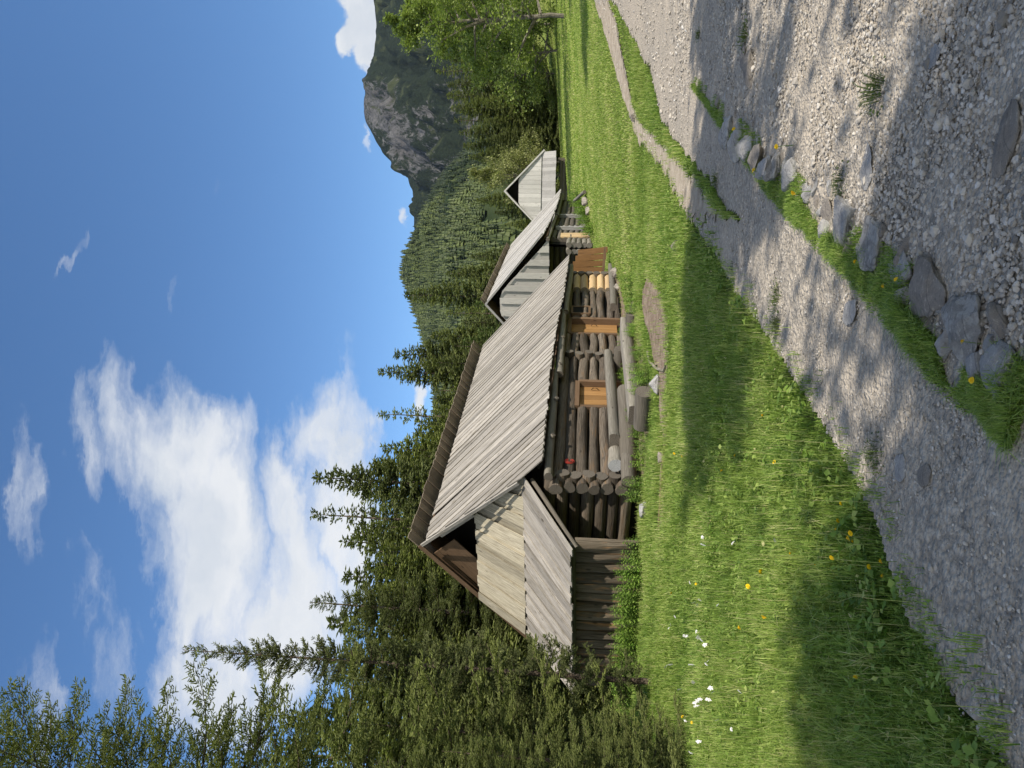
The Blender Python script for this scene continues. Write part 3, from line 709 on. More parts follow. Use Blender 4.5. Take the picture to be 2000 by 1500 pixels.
def hut_one():
    H = hut_empty(H1B, H1T)
    tag(H, 'nearest weathered log hut with long grey plank roof, lean-to apron and orange doors', 'log hut', 'log huts in a row across the meadow')
    TR, ZR = -3.285, 5.93
    # --- roof, front slope (sagging eave in three bays)
    mb = MB()
    ss = [(-.19, 1.08, 2.34, .70), (2.0, 2.2, 2.37, .69), (4.3, 4.3, 2.40, .67), (7.0, 7.0, 2.33, .71), (10.0, 10.0, 2.18, .86), (13.95, 13.75, 2.07, .98)]
    for i in range(len(ss) - 1):
        a, b = ss[i], ss[i + 1]
        if i == 0:   # rake leans inwards: clip boards against it
            n = 16
            for j in range(n):
                f0, f1 = j / n, (j + 1) / n; f = (f0 + f1) / 2
                s = a[0] + (b[0] - a[0]) * f; ze = a[2] + (b[2] - a[2]) * f; te = a[3] + (b[3] - a[3]) * f
                # upper end of the board: ridge, or the rake line from (t .06, z 2.92) to (t -3, z 5.67)
                top_s = s + .25
                k = np.clip((s + .17) / (1.08 + .17), 0, 1)
                tt = .06 + (-3.08 - .06) * k if s < 1.08 else -3.08
                zz = 2.92 + (5.69 - 2.92) * k if s < 1.08 else 5.69
                w = P3(0, (b[0] - a[0]) / n * (1.22 if j % 2 == 0 else 1), 0)
                N = nrm(np.cross(P3(0, 1, 0), P3(te - tt, 0, ze - zz))); N = N if N[2] > 0 else -N
                off = N * (.03 if j % 2 == 0 else 0)
                plank(mb, P3(tt, s + .03, zz) + off, P3(te + rng.uniform(-.01, .03), s, ze) + off, w, N, .028, rng.random(), sh=P3(-2.5, 0, 2.2) * w[1] / 2 if s < 1.05 else None)
        else:
            boards(mb, P3(-3.08, a[1], 5.69), P3(-3.08, b[1], 5.69), P3(b[3], b[0], b[2]), P3(a[3], a[0], a[2]), .158, .02, ragged=.06, wvar=.3)
    # wide boards closing the roof surface under the top layer
    mb.build('front_roof_boards', ROOFW, H)
    mb = MB()   # rear slope, standing proud of the ridge as a brown strip
    boards(mb, P3(-3.02, 1.12, 6.16), P3(-3.02, 14.1, 6.16), P3(-7.45, 14.1, 2.15), P3(-7.45, 1.05, 2.15), .2, .03, ragged=.08)
    mb.build('rear_roof_boards', ROOFR, H)
    # sheet added under the roof boards so no light leaks through
    mb = MB(); V = [P3(.55, -.05, 2.37), P3(.75, 13.7, 2.12), P3(-3.2, 13.6, 5.72), P3(-3.2, 1.25, 5.72), P3(-7.2, 13.8, 2.25), P3(-7.2, 1.2, 2.25)]
    mb.add(V, [[0, 1, 2, 3]]); mb.add(V, [[3, 2, 4, 5]]); mb.build('roof_light_block', BROWNW, H)
    # barge boards on the left rake (underside seen against the opening)
    mb = MB()
    plank(mb, P3(-3.22, 1.0, 5.86), P3(-7.3, 1.0, 2.2), P3(-.09, 0, .1), P3(0, -1, 0), .03, .3)
    plank(mb, P3(-3.42, 1.25, 5.22), P3(-5.9, 1.25, 2.95), P3(-.56, 0, .62), P3(0, -1, 0), .04, .2)
    mb.build('barge_board', BROWNW, H)
    mb = MB()
    plank(mb, P3(-3.2, .98, 5.80), P3(.0, -.20, 2.93), P3(.06, 0, .06), P3(0, -1, 0), .06, .6)
    plank(mb, P3(-2.95, 1.2, 5.35), P3(-1.75, .75, 4.30), P3(.20, 0, .2), P3(0, -1, 0), .04, .8)
    mb.build('rake_board', ROOFW, H)
    # --- leaning gable boards above the apron
    mb = MB()
    pt = [(-.02, .10), (-.65, .50), (-1.35, .92)]
    TLs = np.linspace(0, 1, 18)
    n = 17; ws = 1 + rng.uniform(-.2, .2, n); e = np.concatenate([[0], np.cumsum(ws)]) / ws.sum()
    def topline(f):      # top of the boards: along the rake, along the opening, down the far rake
        t = -.05 - 6.2 * f
        zr = 2.93 + (-.02 - t) * .86 if t > -1.45 else (4.16 if t > -2.95 * 1.22 else 4.16 - (-3.6 - t) * .52)
        zr = min(zr, 4.16, 5.8 - (-3.2 - t) * .905 - .25 if t < -3.2 else 9)
        return zr
    for i in range(n):
        f = (e[i] + e[i + 1]) / 2; df = e[i + 1] - e[i]
        bt = .06 - 5.25 * f; tp = -.10 - 4.85 * f
        zt = min(2.80 + max(0, (-tp - .02)) * .855, 4.20, 5.93 - max(0, -tp - 3.2) * .9 - .30)
        if tp < -3.3: zt = min(4.2, 5.93 - (-tp - 3.285) * .9 - .25)
        zt = max(zt, 2.84)
        s_top = .02 + (zt - 2.8) * .62; up = i % 2 == 0
        wb = P3(5.25 * df * (1.18 if up else 1), 0, 0); wt = wb * .93
        N = nrm(P3(0, -1.45, .75)); off = N * (.05 if up else 0) + N * rng.uniform(0, .014)
        plank(mb, P3(tp, s_top, zt) + off, P3(bt, -.02 - .05 * f, 2.80 - .03 * f) + off, wt, N, .03, rng.random(), wB=wb)
    mb.build('gable_boards', GABW, H)
    mb = MB(); V = [P3(0.0, .1, 2.75), P3(-5.3, .1, 2.7), P3(-3.9, 1.15, 4.4), P3(-3.285, 1.6, 5.4), P3(-1.7, 1.15, 4.4)]
    V2 = [P3(.3, 1.9, 2.75), P3(-6.8, 1.9, 2.7), P3(-3.285, 1.9, 5.55)]
    mb.add(V2, [[0, 1, 2]]); mb.build('gable_opening', DARKIN, H)
    # --- apron roof over the lean-to
    mb = MB()
    boards(mb, P3(.10, -.02, 2.83), P3(-5.25, -.08, 2.74), P3(-4.9, -2.12, 1.44), P3(-.22, -2.12, 1.62), .21, .03, ragged=.07)
    mb.build('apron_boards', ROOFW, H)
    mb = MB()
    log(mb, P3(-.32, -1.85, 1.58), P3(-5.0, -1.85, 1.42), .07, cap=1); log(mb, P3(0.0, .0, 2.62), P3(-.36, -1.95, 1.48), .05)
    mb.build('apron_rafter', [LOGK, END], H)
    # --- lean-to wall of upright slabs
    mb = MB(); nb = 15
    for i in range(nb):
        t0 = -.48 - i * .305; zt = 1.53 - i * .010
        w = .30 + rng.uniform(-.02, .03)
        # half-round slab
        a = np.linspace(0, np.pi, 6); cx = np.cos(a) * w / 2; cy = np.sin(a) * .085
        nseg = 6; zz = np.linspace(-.25, zt, nseg); V = []; dx = rng.normal(0, .012, nseg)
        for j, z in enumerate(zz):
            for q in range(6): V.append(P3(t0 + cx[q] * (1 + .05 * math.sin(z * 3 + i)) + dx[j] * .6, -1.74 - cy[q] * (1 + .35 * math.sin(5 * q + i + j)) - (.02 if i % 3 == 0 else 0), z))
        Fc = []; uv = []; o = rng.random(2) * 30
        for j in range(nseg - 1):
            for q in range(5):
                Fc.append([j * 6 + q, j * 6 + q + 1, (j + 1) * 6 + q + 1, (j + 1) * 6 + q])
                uv.append([(zz[j], q * .08), (zz[j], q * .08 + .08), (zz[j + 1], q * .08 + .08), (zz[j + 1], q * .08)])
        mb.add(V, Fc, np.array(uv) + o, rng.random())
    mb.add([P3(-.33, -1.735, -.2), P3(-5.1, -1.735, -.2), P3(-5.1, -1.735, 1.5), P3(-.33, -1.735, 1.55)], [[0, 1, 2, 3]], None, .1)
    plank(mb, P3(-.345, -1.70, -.2), P3(-.345, -1.70, 1.53), P3(.0, .15, 0), P3(1, 0, 0), .05, .9)
    mb.build('lean_to_wall', ANNEXW, H)
    # --- log walls
    mb = MB(); zc = [.16, .47, .78, 1.09, 1.40, 1.71, 2.02]
    def course(a, b, z, r): log(mb, P3(rng.normal(0, .015), a, z + rng.normal(0, .012)), P3(rng.normal(0, .015), b, z + rng.normal(0, .012)), r, cap=1, n=18, seg=10, rough=.085, bend=.02)
    for i, z in enumerate(zc):
        r = .138 + rng.normal(0, .012)
        if z < 1.55:
            for a, b in ((-.26 - .05 * (i % 2), 3.36), (4.92, 6.55), (6.5, 8.30), (9.62, 12.3)): course(a, b, z, r)
        elif z < 1.8:
            for a, b in ((-.28, 6.6), (6.5, 8.3), (9.62, 12.3)): course(a, b, z, r)
        else:
            course(-.35, 7.4, z, r * .95); course(7.2, 14.2, z - .02, r * .95)
        # gable logs, half a course up
        zg = z + .155
        if zg < 2.6: log(mb, P3(.20 + .05 * (i % 2), 0, zg), P3(-6.6, 0, zg), .145, cap=1, n=16, rough=.08)
        for s in (6.55,): log(mb, P3(.24 + .05 * (i % 2), s, zg), P3(-.5, s, zg), .125, cap=1)
        log(mb, P3(.25, 14.0, zg), P3(-6.6, 14.0, zg), .15, cap=1, n=10)
    for z in (.3, .7, 1.1, 1.5, 1.9): log(mb, P3(-6.55, 0, z), P3(-6.55, 14, z), .2, n=10)
    mb.build('log_wall', [LOGW, END], H, smooth=[0])
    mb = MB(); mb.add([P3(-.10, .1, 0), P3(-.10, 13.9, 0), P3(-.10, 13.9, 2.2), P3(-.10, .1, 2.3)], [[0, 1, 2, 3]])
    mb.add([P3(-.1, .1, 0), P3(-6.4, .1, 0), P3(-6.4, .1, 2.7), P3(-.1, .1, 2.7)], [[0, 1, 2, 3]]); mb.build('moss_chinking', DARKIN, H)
    # --- eave purlins
    mb = MB()
    log(mb, P3(.36, -.35, 2.20), P3(.40, 4.9, 2.26), .105); log(mb, P3(.42, 4.7, 2.12), P3(.45, 9.4, 2.14), .11); log(mb, P3(.5, 9.2, 2.06), P3(.55, 13.9, 1.98), .10)
    for s in (1.2, 3.1, 5.2, 7.1, 9.1, 11.2, 13.2): log(mb, P3(-.5, s, 2.52), P3(.55, s, 2.16 - .01 * s), .06)
    mb.build('eave_purlin', [LOGG, END], H, smooth=[0])
    # corner stones / sill
    # --- doors
    def door(s0, s1, ztop, recess, board_mat, wide_jamb):
        d = MB(); w = (s1 - s0); n = 5
        for i in range(n): plank(d, P3(-recess, s0 + w * (i + .5) / n, ztop), P3(-recess, s0 + w * (i + .5) / n, .25), P3(0, w / n * .97, 0), P3(1, 0, 0), .04, rng.random())
        D_ = d.build('door', board_mat, H)
        q = MB(); tube(q, [P3(-recess + .03, s0 + w * .82, .95), P3(-recess + .09, s0 + w * .82, 1.0), P3(-recess + .09, s0 + w * .82, 1.12), P3(-recess + .03, s0 + w * .82, 1.16)], .012, n=6, cap=None); q.build('handle', IRON, D_)
        j = MB()
        plank(j, P3(.10, s0 - .05, ztop), P3(.10, s0 - .05, .1), P3(0, .12, 0), P3(1, 0, 0), .34, .1)
        plank(j, P3(.16, s1 + .07, ztop), P3(.16, s1 + .07, .1), P3(0, .13, 0), P3(1, 0, 0), .42, .8)
        plank(j, P3(.13, s0 - .1, ztop + .06), P3(.13, s1 + .12, ztop + .06), P3(0, 0, .13), P3(1, 0, 0), .36, .4)
        return j.build('door_frame', wide_jamb, H)
    door(3.52, 4.78, 1.52, .02, ORANGEW, BROWNW)
    door(8.42, 9.45, 1.85, .06, ORANGEW, BROWNW)
    # pale new logs at the right end and an open door leaf
    mb = MB()
    for i, z in enumerate((.16, .47, .78, 1.09, 1.40, 1.71)): 
        log(mb, P3(.05, 12.42, z), P3(.05, 14.25 + .12 * (i % 2), z), .155, cap=1, n=12)
    mb.build('new_corner_logs', [PALELOG, ENDL], H, smooth=[0])
    mb = MB()
    for i in range(4): plank(mb, P3(.22 + .21 * i, 14.28 + .12 * i, 2.02 - .10 * i), P3(.26 + .25 * i, 14.28 + .12 * i, .66 - .05 * i), P3(.205, .11, 0), P3(0, -1, 0), .04, rng.random())
    D_ = mb.build('open_door', DKORANGE, H)
    q = MB(); plank(q, P3(.22, 14.2, .66), P3(1.2, 14.4, .62), P3(0, 0, .10), P3(0, -1, 0), .05, .7); q.build('door_batten', BROWNW, D_)
    # little window between the second door and the new logs
    mb = MB(); z0, z1, s0, s1 = 1.22, 1.86, 9.9, 10.55
    for A, B_ in (((z0), (z0)), ((z1), (z1))): plank(mb, P3(.19, s0, A), P3(.19, s1, A), P3(0, 0, .08), P3(1, 0, 0), .12, .5)
    for s in (s0, s1): plank(mb, P3(.192, s, z1), P3(.192, s, z0), P3(0, .08, 0), P3(1, 0, 0), .12, .7)
    W_ = mb.build('window', BROWNW, H)
    q = MB(); q.add([P3(.165, s0, z0), P3(.165, s1, z0), P3(.165, s1, z1), P3(.165, s0, z1)], [[0, 1, 2, 3]]); q.build('window_opening', DARKIN, W_)
    # faded red mark painted on the logs beside the corner
    mb = MB()
    for k in range(3):
        r = .12 - .035 * k; a = np.linspace(.3, 5.9, 16)
        tube(mb, np.stack([np.full(16, .155 + .002 * k), .62 + r * np.cos(a) * .85, 1.72 + r * np.sin(a)], -1), .008, n=5, cap=None)
    mb.build('painted_mark', REDP, H)
    mb = MB()
    for i in range(10):
        V, Fc = make_rock(None, rng.uniform(.16, .3), rng.uniform(.2, .4), .16, 300 + i, I2)
        mb.add(V + P3(.05, .2 + 1.5 * i, -.02), Fc)
    mb.build('foundation_stones', ROCKC, H, smooth=True)
    return H
hut_one()

def hut_two():
    H = hut_empty(H2B, H2T)
    tag(H, 'middle log hut with broad board gable above a dark log porch', 'log hut', 'log huts in a row across the meadow')
    L, o, gl, ze, zr, run = 13., .73, .57, 2.34, 5.78, 3.98; te = o; tr = o - run; tb = 2 * tr - o
    mb = MB()
    S = [(-gl, 2.62, .60), (2.5, 2.42, .66), (5.5, 2.26, .72), (9, 2.15, .8), (L + gl, 2.12, .85)]
    for i in range(4):
        a, b = S[i], S[i + 1]
        boards(mb, P3(tr + .12, a[0] + (.25 if i == 0 else 0), zr - .12), P3(tr + .12, b[0], zr - .12), P3(b[2], b[0], b[1]), P3(a[2], a[0], a[1]), .2, .03, ragged=.05)
    mb.build('front_roof_boards', PALEW, H)
    mb = MB(); boards(mb, P3(tr + .25, -gl + .1, zr + .22), P3(tr + .25, L + gl, zr + .22), P3(tb, L + gl, 2.2), P3(tb, -gl, 2.2), .22, .03, ragged=.06); mb.build('rear_roof_boards', ROOFR, H)
    mb = MB(); V = [P3(te - .2, -.3, ze + .05), P3(te - .2, L + .4, ze - .22), P3(tr, L + .4, zr - .1), P3(tr, -.3, zr - .1), P3(tb + .2, L + .4, 2.3), P3(tb + .2, -.3, 2.3)]
    mb.add(V, [[0, 1, 2, 3]]); mb.add(V, [[3, 2, 4, 5]]); mb.build('roof_light_block', BROWNW, H)  # plain sheet added under the boards to stop light leaking through
    mb = MB(); n = 20   # board-on-board gable, not reaching the peak
    for i in range(n):
        f = (i + .5) / n; t = .35 - 7.2 * f; zt = zr - .35 - abs(t - tr) * .80
        zt = min(zt, 4.95); up = i % 2
        if zt < 2.5: continue
        off = P3(0, -.49, 0) if up else P3(0, -.40, 0)
        ww = 7.2 / n * (.9 if up else 1.3); tz = lambda q: min(zr - .30 - abs(q - tr) * .885, 4.95)
        plank(mb, P3(t, -.02, zt) + off, P3(t, -.02, 2.28 + rng.uniform(-.03, .03)) + off, P3(ww, 0, 0), P3(0, -1, 0), .045, rng.random(), za=(max(tz(t - ww / 2), 2.32) - zt, max(tz(t + ww / 2), 2.32) - zt))
    mb.build('gable_boards', PALEW, H)
    mb = MB(); mb.add([P3(.5, .6, 2.3), P3(tb + .3, .6, 2.3), P3(tr, .6, zr - .2)], [[0, 1, 2]]); mb.build('gable_opening', DARKIN, H)
    mb = MB(); plank(mb, P3(tr, -gl - .01, zr - .05), P3(te - .05, -gl - .01, 2.62), P3(.06, 0, .07), P3(0, -1, 0), .03, .4); plank(mb, P3(tr, -gl - .01, zr - .03), P3(tb, -gl - .01, 2.2), P3(-.08, 0, .09), P3(0, -1, 0), .03, .4)
    mb.build('barge_board', GREYW, H)
    mb = MB()
    for i in range(7):
        z = .2 + .32 * i
        for a, b in ((.9, 3.0), (4.1, 6.8), (7.9, 12.9)): log(mb, P3(0, a, z), P3(0, b, z), .165, n=10)
        log(mb, P3(-.5, 1.7, z + .16), P3(-6.4, 1.7, z + .16), .16, n=10)
        log(mb, P3(-6.4, 0, z), P3(-6.4, 13, z), .16, n=8); log(mb, P3(.2, 13, z + .16), P3(-6.4, 13, z + .16), .16, n=8)
    mb.build('log_wall', [LOGK, END], H, smooth=[0])
    mb = MB()
    for i in range(6):      # stacked round log ends at the near corner
        for j in range(2): log(mb, P3(-.35 - .0 + .36 * j, -.18 - .06 * (i % 2), -.1 + .27 * i), P3(-.35 + .36 * j, 1.0, -.1 + .27 * i), .145, n=12, seg=3, cap=1)
    mb.build('corner_log_ends', [LOGG, log_end('corner_end_grain', (.14, .125, .11), (.24, .22, .20))], H, smooth=[0])
    mb = MB()
    for i in range(4): plank(mb, P3(.16, 1.15 + .28 * i, 1.75), P3(.20, 1.15 + .28 * i, .05), P3(0, .27, 0), P3(1, 0, 0), .06, rng.random())
    mb.build('door', PALELOG, H)
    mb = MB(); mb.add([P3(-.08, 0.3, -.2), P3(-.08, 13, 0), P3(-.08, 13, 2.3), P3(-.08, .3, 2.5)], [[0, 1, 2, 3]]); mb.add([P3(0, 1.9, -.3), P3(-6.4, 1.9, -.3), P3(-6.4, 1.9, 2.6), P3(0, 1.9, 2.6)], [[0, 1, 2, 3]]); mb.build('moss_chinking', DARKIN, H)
    for s in (3.55, 7.3):
        mb = MB(); plank(mb, P3(.24, s, 2.1), P3(.24, s, .1), P3(0, .14, 0), P3(1, 0, 0), .2, .6); plank(mb, P3(.12, s + .5, 2.0), P3(.12, s + .5, .1), P3(0, .9, 0), P3(1, 0, 0), .04, .2)
        mb.build('door_frame', GREYW, H)
    mb = MB()
    log(mb, P3(.35, -.5, 2.36), P3(.4, 6, 2.16), .1); log(mb, P3(.42, 5.8, 2.1), P3(.5, 13.5, 2.02), .1)
    mb.build('eave_purlin', [LOGG, END], H, smooth=[0])
    mb = MB(); log(mb, P3(.35, 2.3, .42), P3(.5, 12.6, .62), .13, cap=1); mb.build('sill_beam', [LOGG, END], H, smooth=[0])
    mb = MB()
    for i in range(9):
        V, Fc = make_rock(None, .28, .34, .2, 500 + i, I2); mb.add(V + P3(.15, 1.5 + 1.3 * i, .05 + .04 * i), Fc)
    mb.build('foundation_stones', ROCKC, H, smooth=True)
hut_two()

def hut_three():
    c = at(1131, 1104, 63.5); H = empty('log_hut', (c[0], c[1], float(terr(c[0], c[1])) - .1), -.26)
    z0 = H.location.z
    tag(H, 'farthest small hut showing a pale triangular board gable with dark peak opening', 'log hut', 'log huts in a row across the meadow')
    k = 63.5 / F; hw = 77 * k; pk = CAMH + (at(1127, 986, 63.5)[2] - CAMH) - z0; sm = at(1127, 1057, 63.5)[2] - z0; ap = at(1150, 1086, 63.5)[2] - z0
    ev = at(1205, 1064, 63.5)[2] - z0; cx = at(1127, 1000, 63.5)[0] - c[0]
    mb = MB(); mb2 = MB()
    boards(mb, P3(cx, -.40, pk), P3(cx, 6, pk), P3(cx + hw, 6, ev), P3(cx + hw, -.40, ev), .22, .03); boards(mb, P3(cx, -.40, pk + .05), P3(cx, 6, pk + .05), P3(cx - hw, 6, ev), P3(cx - hw, -.40, ev), .22, .03)
    mb.build('roof_boards', BLEACH, H)
    for sg in (1, -1): plank(mb2, P3(cx, -.44, pk - .02), P3(cx + sg * hw, -.44, ev - .05), P3(sg * .08, 0, .09), P3(0, -1, 0), .04, .5)
    mb2.build('barge_board', BLEACH, H)
    mb = MB(); n = 17; sl = (pk - ev) / hw
    for i in range(n):
        t = cx - hw * .93 + 2 * hw * .93 * (i + .5) / n; zt = min(pk - .22 - abs(t - cx) * sl, pk - .62 * (pk - sm) * .62)
        if zt < sm + .1: zt = sm + .1
        ww = 2 * hw * .93 / n * .97; tz = lambda q: max(sm + .02, min(pk - .12 - abs(q - cx) * sl, pk - .62 * (pk - sm) * .62))
        plank(mb, P3(t, -.30 + (zt - sm) * .02, zt), P3(t, -.36, sm), P3(ww, 0, 0), P3(0, -1, 0), .03, rng.random(), za=(tz(t - ww / 2) - zt, tz(t + ww / 2) - zt))
    mb.build('gable_boards', BLEACH, H)
    mb = MB(); mb.add([P3(cx - hw * .9, .4, sm), P3(cx + hw * .9, .4, sm), P3(cx, .4, pk - .1)], [[0, 1, 2]]); mb.build('gable_opening', DARKIN, H)
    mb = MB(); boards(mb, P3(cx - hw * .95, -.25, sm), P3(cx + hw * .95, -.25, sm), P3(cx + hw * .97, -.95, ap), P3(cx - hw * .97, -.95, ap), .28, .03, layers=False, lift=(0, -1, 0)); mb.build('apron_boards', GREYW, H)
    mb = MB()
    for i in range(4): 
        log(mb, P3(cx - hw * .85, -.05, -.15 + .28 * i), P3(cx + hw * .80, -.05, -.15 + .28 * i), .15, n=10); log(mb, P3(cx + hw * .78, -.2, .0 + .28 * i), P3(cx + hw * .78, 5.5, .0 + .28 * i), .15, n=10)
    mb.build('log_wall', [LOGK, END], H, smooth=[0])
hut_three()

# ---------------------------------------------------------------- logs and benches before the first hut
def hl(t, s, z): return hutw(H1B, H1T, t, s, z)
def wood_thing(name, label, cat, A, B, r, mats, flat=None, group='logs and benches before the nearest hut', n=18, bend=.01):
    mb = MB(); A = np.asarray(A); B = np.asarray(B); mid = (A + B) / 2
    log(mb, A - mid, B - mid, r, cap=1, n=n, seg=8, flat=flat, bend=bend, rough=.035)
    o = mb.build(name, mats, smooth=[0]); o.location = Vector(mid); return tag(o, label, cat, group)
wood_thing('half_log_bench', 'silvery half-log table plank running close along the hut wall', 'bench', hl(.72, .75, .66), hl(.38, 6.2, .68), .19, [LOGG, END], flat=.5)
wood_thing('half_log_bench', 'grey half-log bench with flat top, farther out from the hut wall', 'bench', hl(1.98, -.1, .32), hl(1.95, 5.0, .33), .24, [LOGG, END], flat=.35)
wood_thing('support_log', 'thick dark round log lying under the wall-side table plank', 'log', hl(1.32, 2.3, .36), hl(.30, -.4, .30), .19, [LOGK, END])
wood_thing('support_log', 'short log with bleached white end beside the hut corner', 'log', hl(.50, .02, .62), hl(.45, .72, .62), .16, [LOGG, ENDW])
wood_thing('log_stool', 'short dark thick log lying in front of the grey bench', 'log', hl(3.2, -1.15, .2), hl(2.35, -1.15, .2), .2, [LOGK, END])
wood_thing('support_log', 'dark stub log holding the far end of the grey bench', 'log', hl(2.5, 4.5, .14), hl(1.6, 4.5, .14), .16, [LOGK, END])
wood_thing('support_log', 'dark stub log under the near half of the grey bench', 'log', hl(2.4, .9, .12), hl(1.5, .9, .12), .14, [LOGK, END])
wood_thing('support_log', 'dark post log under the far end of the table plank', 'log', hl(.9, 5.6, .30), hl(.2, 5.6, .30), .19, [LOGK, END])
wood_thing('sill_log', 'long squared grey log lying at the foot of the wall by the second door', 'log', hl(.65, 9.4, .42), hl(.55, 13.9, .40), .15, [LOGG, END], flat=.6)
wood_thing('cut_log', 'dark log lying at the hut corner with its end showing', 'log', hl(.62, -.75, .35), hl(.55, 1.2, .33), .15, [LOGK, END])
wood_thing('fallen_pole', 'grey pole lying in the grass before the middle hut', 'log', ground(1125, 1147) + [0, 0, .15], ground(1108, 1138) + [0, 0, .5], .1, [LOGG, END], group='poles by the middle hut')
for i, (u, v, s, lab) in enumerate([(965, 1206, .3, 'orange brown boulder by the far corner of the nearest hut'), (936, 1209, .24, 'smaller tan boulder in grass beside the long grey sill log'), (752, 1290, .22, 'whitish boulder at the edge of the bare soil by the log stool'), (610, 1296, .12, 'small round brown stone on the soil edge'), (504, 1266, .2, 'pale boulder under the hut corner among nettles'), (1106, 1148, .3, 'grey stone under the middle hut sill'), (1088, 1152, .3, 'second grey stone before the middle hut door'), (1020, 1328, .13, 'white stone lying in the open meadow'), (1270, 1243, .17, 'dark stone where the dirt path bends')]):
    p = ground(u, v); V, Fc = make_rock(p, s, s * .8, s * .75, 700 + i, ico(4)); mb = MB(); mb.add(V, Fc); o = mb.build('boulder', ROCK if i in (2, 4) else ROCKB, smooth=True); o.location = (p[0], p[1], p[2] + s * .15); tag(o, lab, 'rock', 'boulders around the huts')
# surface root on the soil
mb = MB(); P = [ground(u, v) + np.array([0, 0, .035]) for u, v in ((815, 1268), (795, 1272), (780, 1285), (776, 1300), (790, 1305))]
tube(mb, P, [.03, .035, .03, .025, .015], n=8, cap=None); tag(mb.build('tree_root', GABW, smooth=True), 'pale bare root winding over the trodden soil', 'root')
mb = MB(); P = [ground(u, v) + np.array([0, 0, .03]) for u, v in ((470, 1290), (540, 1296), (590, 1300), (640, 1302))]
tube(mb, P, [.02, .04, .035, .02], n=8, cap=None); tag(mb.build('tree_root', BROWNW, smooth=True), 'dark root along the soil edge below the hut corner', 'root')

# ---------------------------------------------------------------- nettles and leafy weeds along the walls
def nettle(seed, stems, spread, h):
    r = np.random.default_rng(seed); sm = MB(); lf = MB()
    for _ in range(stems):
        a = r.random() * 6.28; q = spread * math.sqrt(r.random()); b = np.array([q * math.cos(a), q * math.sin(a), 0]); hh = h * r.uniform(.55, 1.1)
        ln = np.array([r.normal(0, .15), r.normal(0, .15), 1]); tip = b + ln * hh
        tube(sm, [b, (b + tip) / 2 + r.normal(0, .01, 3), tip], [.005, .004, .002], n=5, cap=None)
        lv = int(5 + hh * 14); 
        for j in range(lv):
            f = .15 + .85 * j / lv; c = b + (tip - b) * f; az = j * 1.57 + r.normal(0, .3)
            for sg in (0, math.pi):
                d = np.array([math.cos(az + sg), math.sin(az + sg), r.uniform(-.5, .25)]); d /= np.linalg.norm(d); L = (.085 - .04 * f) * r.uniform(.8, 1.4); s = nrm(np.cross(d, [0, 0, 1])) * L * .34; up = np.cross(s, d) / (np.linalg.norm(s)) * .12
                lf.add([c, c + d * L * .35 + s, c + d * L * .75 + s * .7 - [0, 0, L * .08], c + d * L - [0, 0, L * .22], c + d * L * .75 - s * .7 - [0, 0, L * .08], c + d * L * .35 - s], [[0, 1, 2, 3], [0, 3, 4, 5]], None, np.clip(r.normal(.5, .25), 0, 1))
    return sm.mesh('stem', STEM), lf.mesh('leaves', NETTLE)
NET = [nettle(60 + i, 16, .32, .55 + .06 * i) for i in range(4)]
def put_nettle(p, sc, label, group, i):
    r = empty('nettle_plant', p, i * 1.3); r.scale = (sc,) * 3; tag(r, label, 'plant', group); st, lv = NET[i % 4]
    link(bpy.data.objects.new('stems', st), r); link(bpy.data.objects.new('leaves', lv), r)
for i in range(26):
    t = -.35 - 4.6 * (i // 2) / 12.5 + rng.normal(0, .08); s = -2.15 - .45 * (i % 2) + rng.normal(0, .08)
    p = hl(t, s, 0); p[2] = terr(p[0], p[1]); put_nettle(p, .8 + .35 * rng.random(), 'bright green nettle clump along the foot of the lean-to wall', 'nettles along the lean-to wall', i)
for i, (t, s, sc) in enumerate(((.9, -1.3, .9), (.5, -1.0, .7), (1.5, .2, .7), (1.2, 1.2, .75), (2.5, 1.1, .7), (2.7, .2, .8), (3.1, -.2, .6), (2.5, 2.0, .6), (1.3, 3.0, .7), (2.3, 3.9, .6), (2.7, 3.2, .55), (.9, 3.6, .7), (1.6, -.8, .6), (2.6, 4.6, .5))):
    p = hl(t, s, 0); p[2] = terr(p[0], p[1]); put_nettle(p, sc, 'leafy weed clump growing between the benches and logs', 'weeds between the benches', i + 1)
for i in range(16):
    t = [1.0, 1.5, 2.6, 2.9, .6][i % 5] + rng.normal(0, .12); s = -.6 + .5 * i + rng.normal(0, .15); p = hl(t, s, 0); p[2] = terr(p[0], p[1])
    put_nettle(p, .45 + .35 * rng.random(), 'leafy weed clump growing between the benches and logs', 'weeds between the benches', i)
for i in range(12):
    t = .7 + .5 * rng.random(); s = -.9 + 1.0 * i
    p = hutw(H2B, H2T, t, s); p[2] = terr(p[0], p[1]); put_nettle(p, .9 + .4 * rng.random(), 'green weed clump along the foot of the middle hut', 'weeds along the middle hut', i)

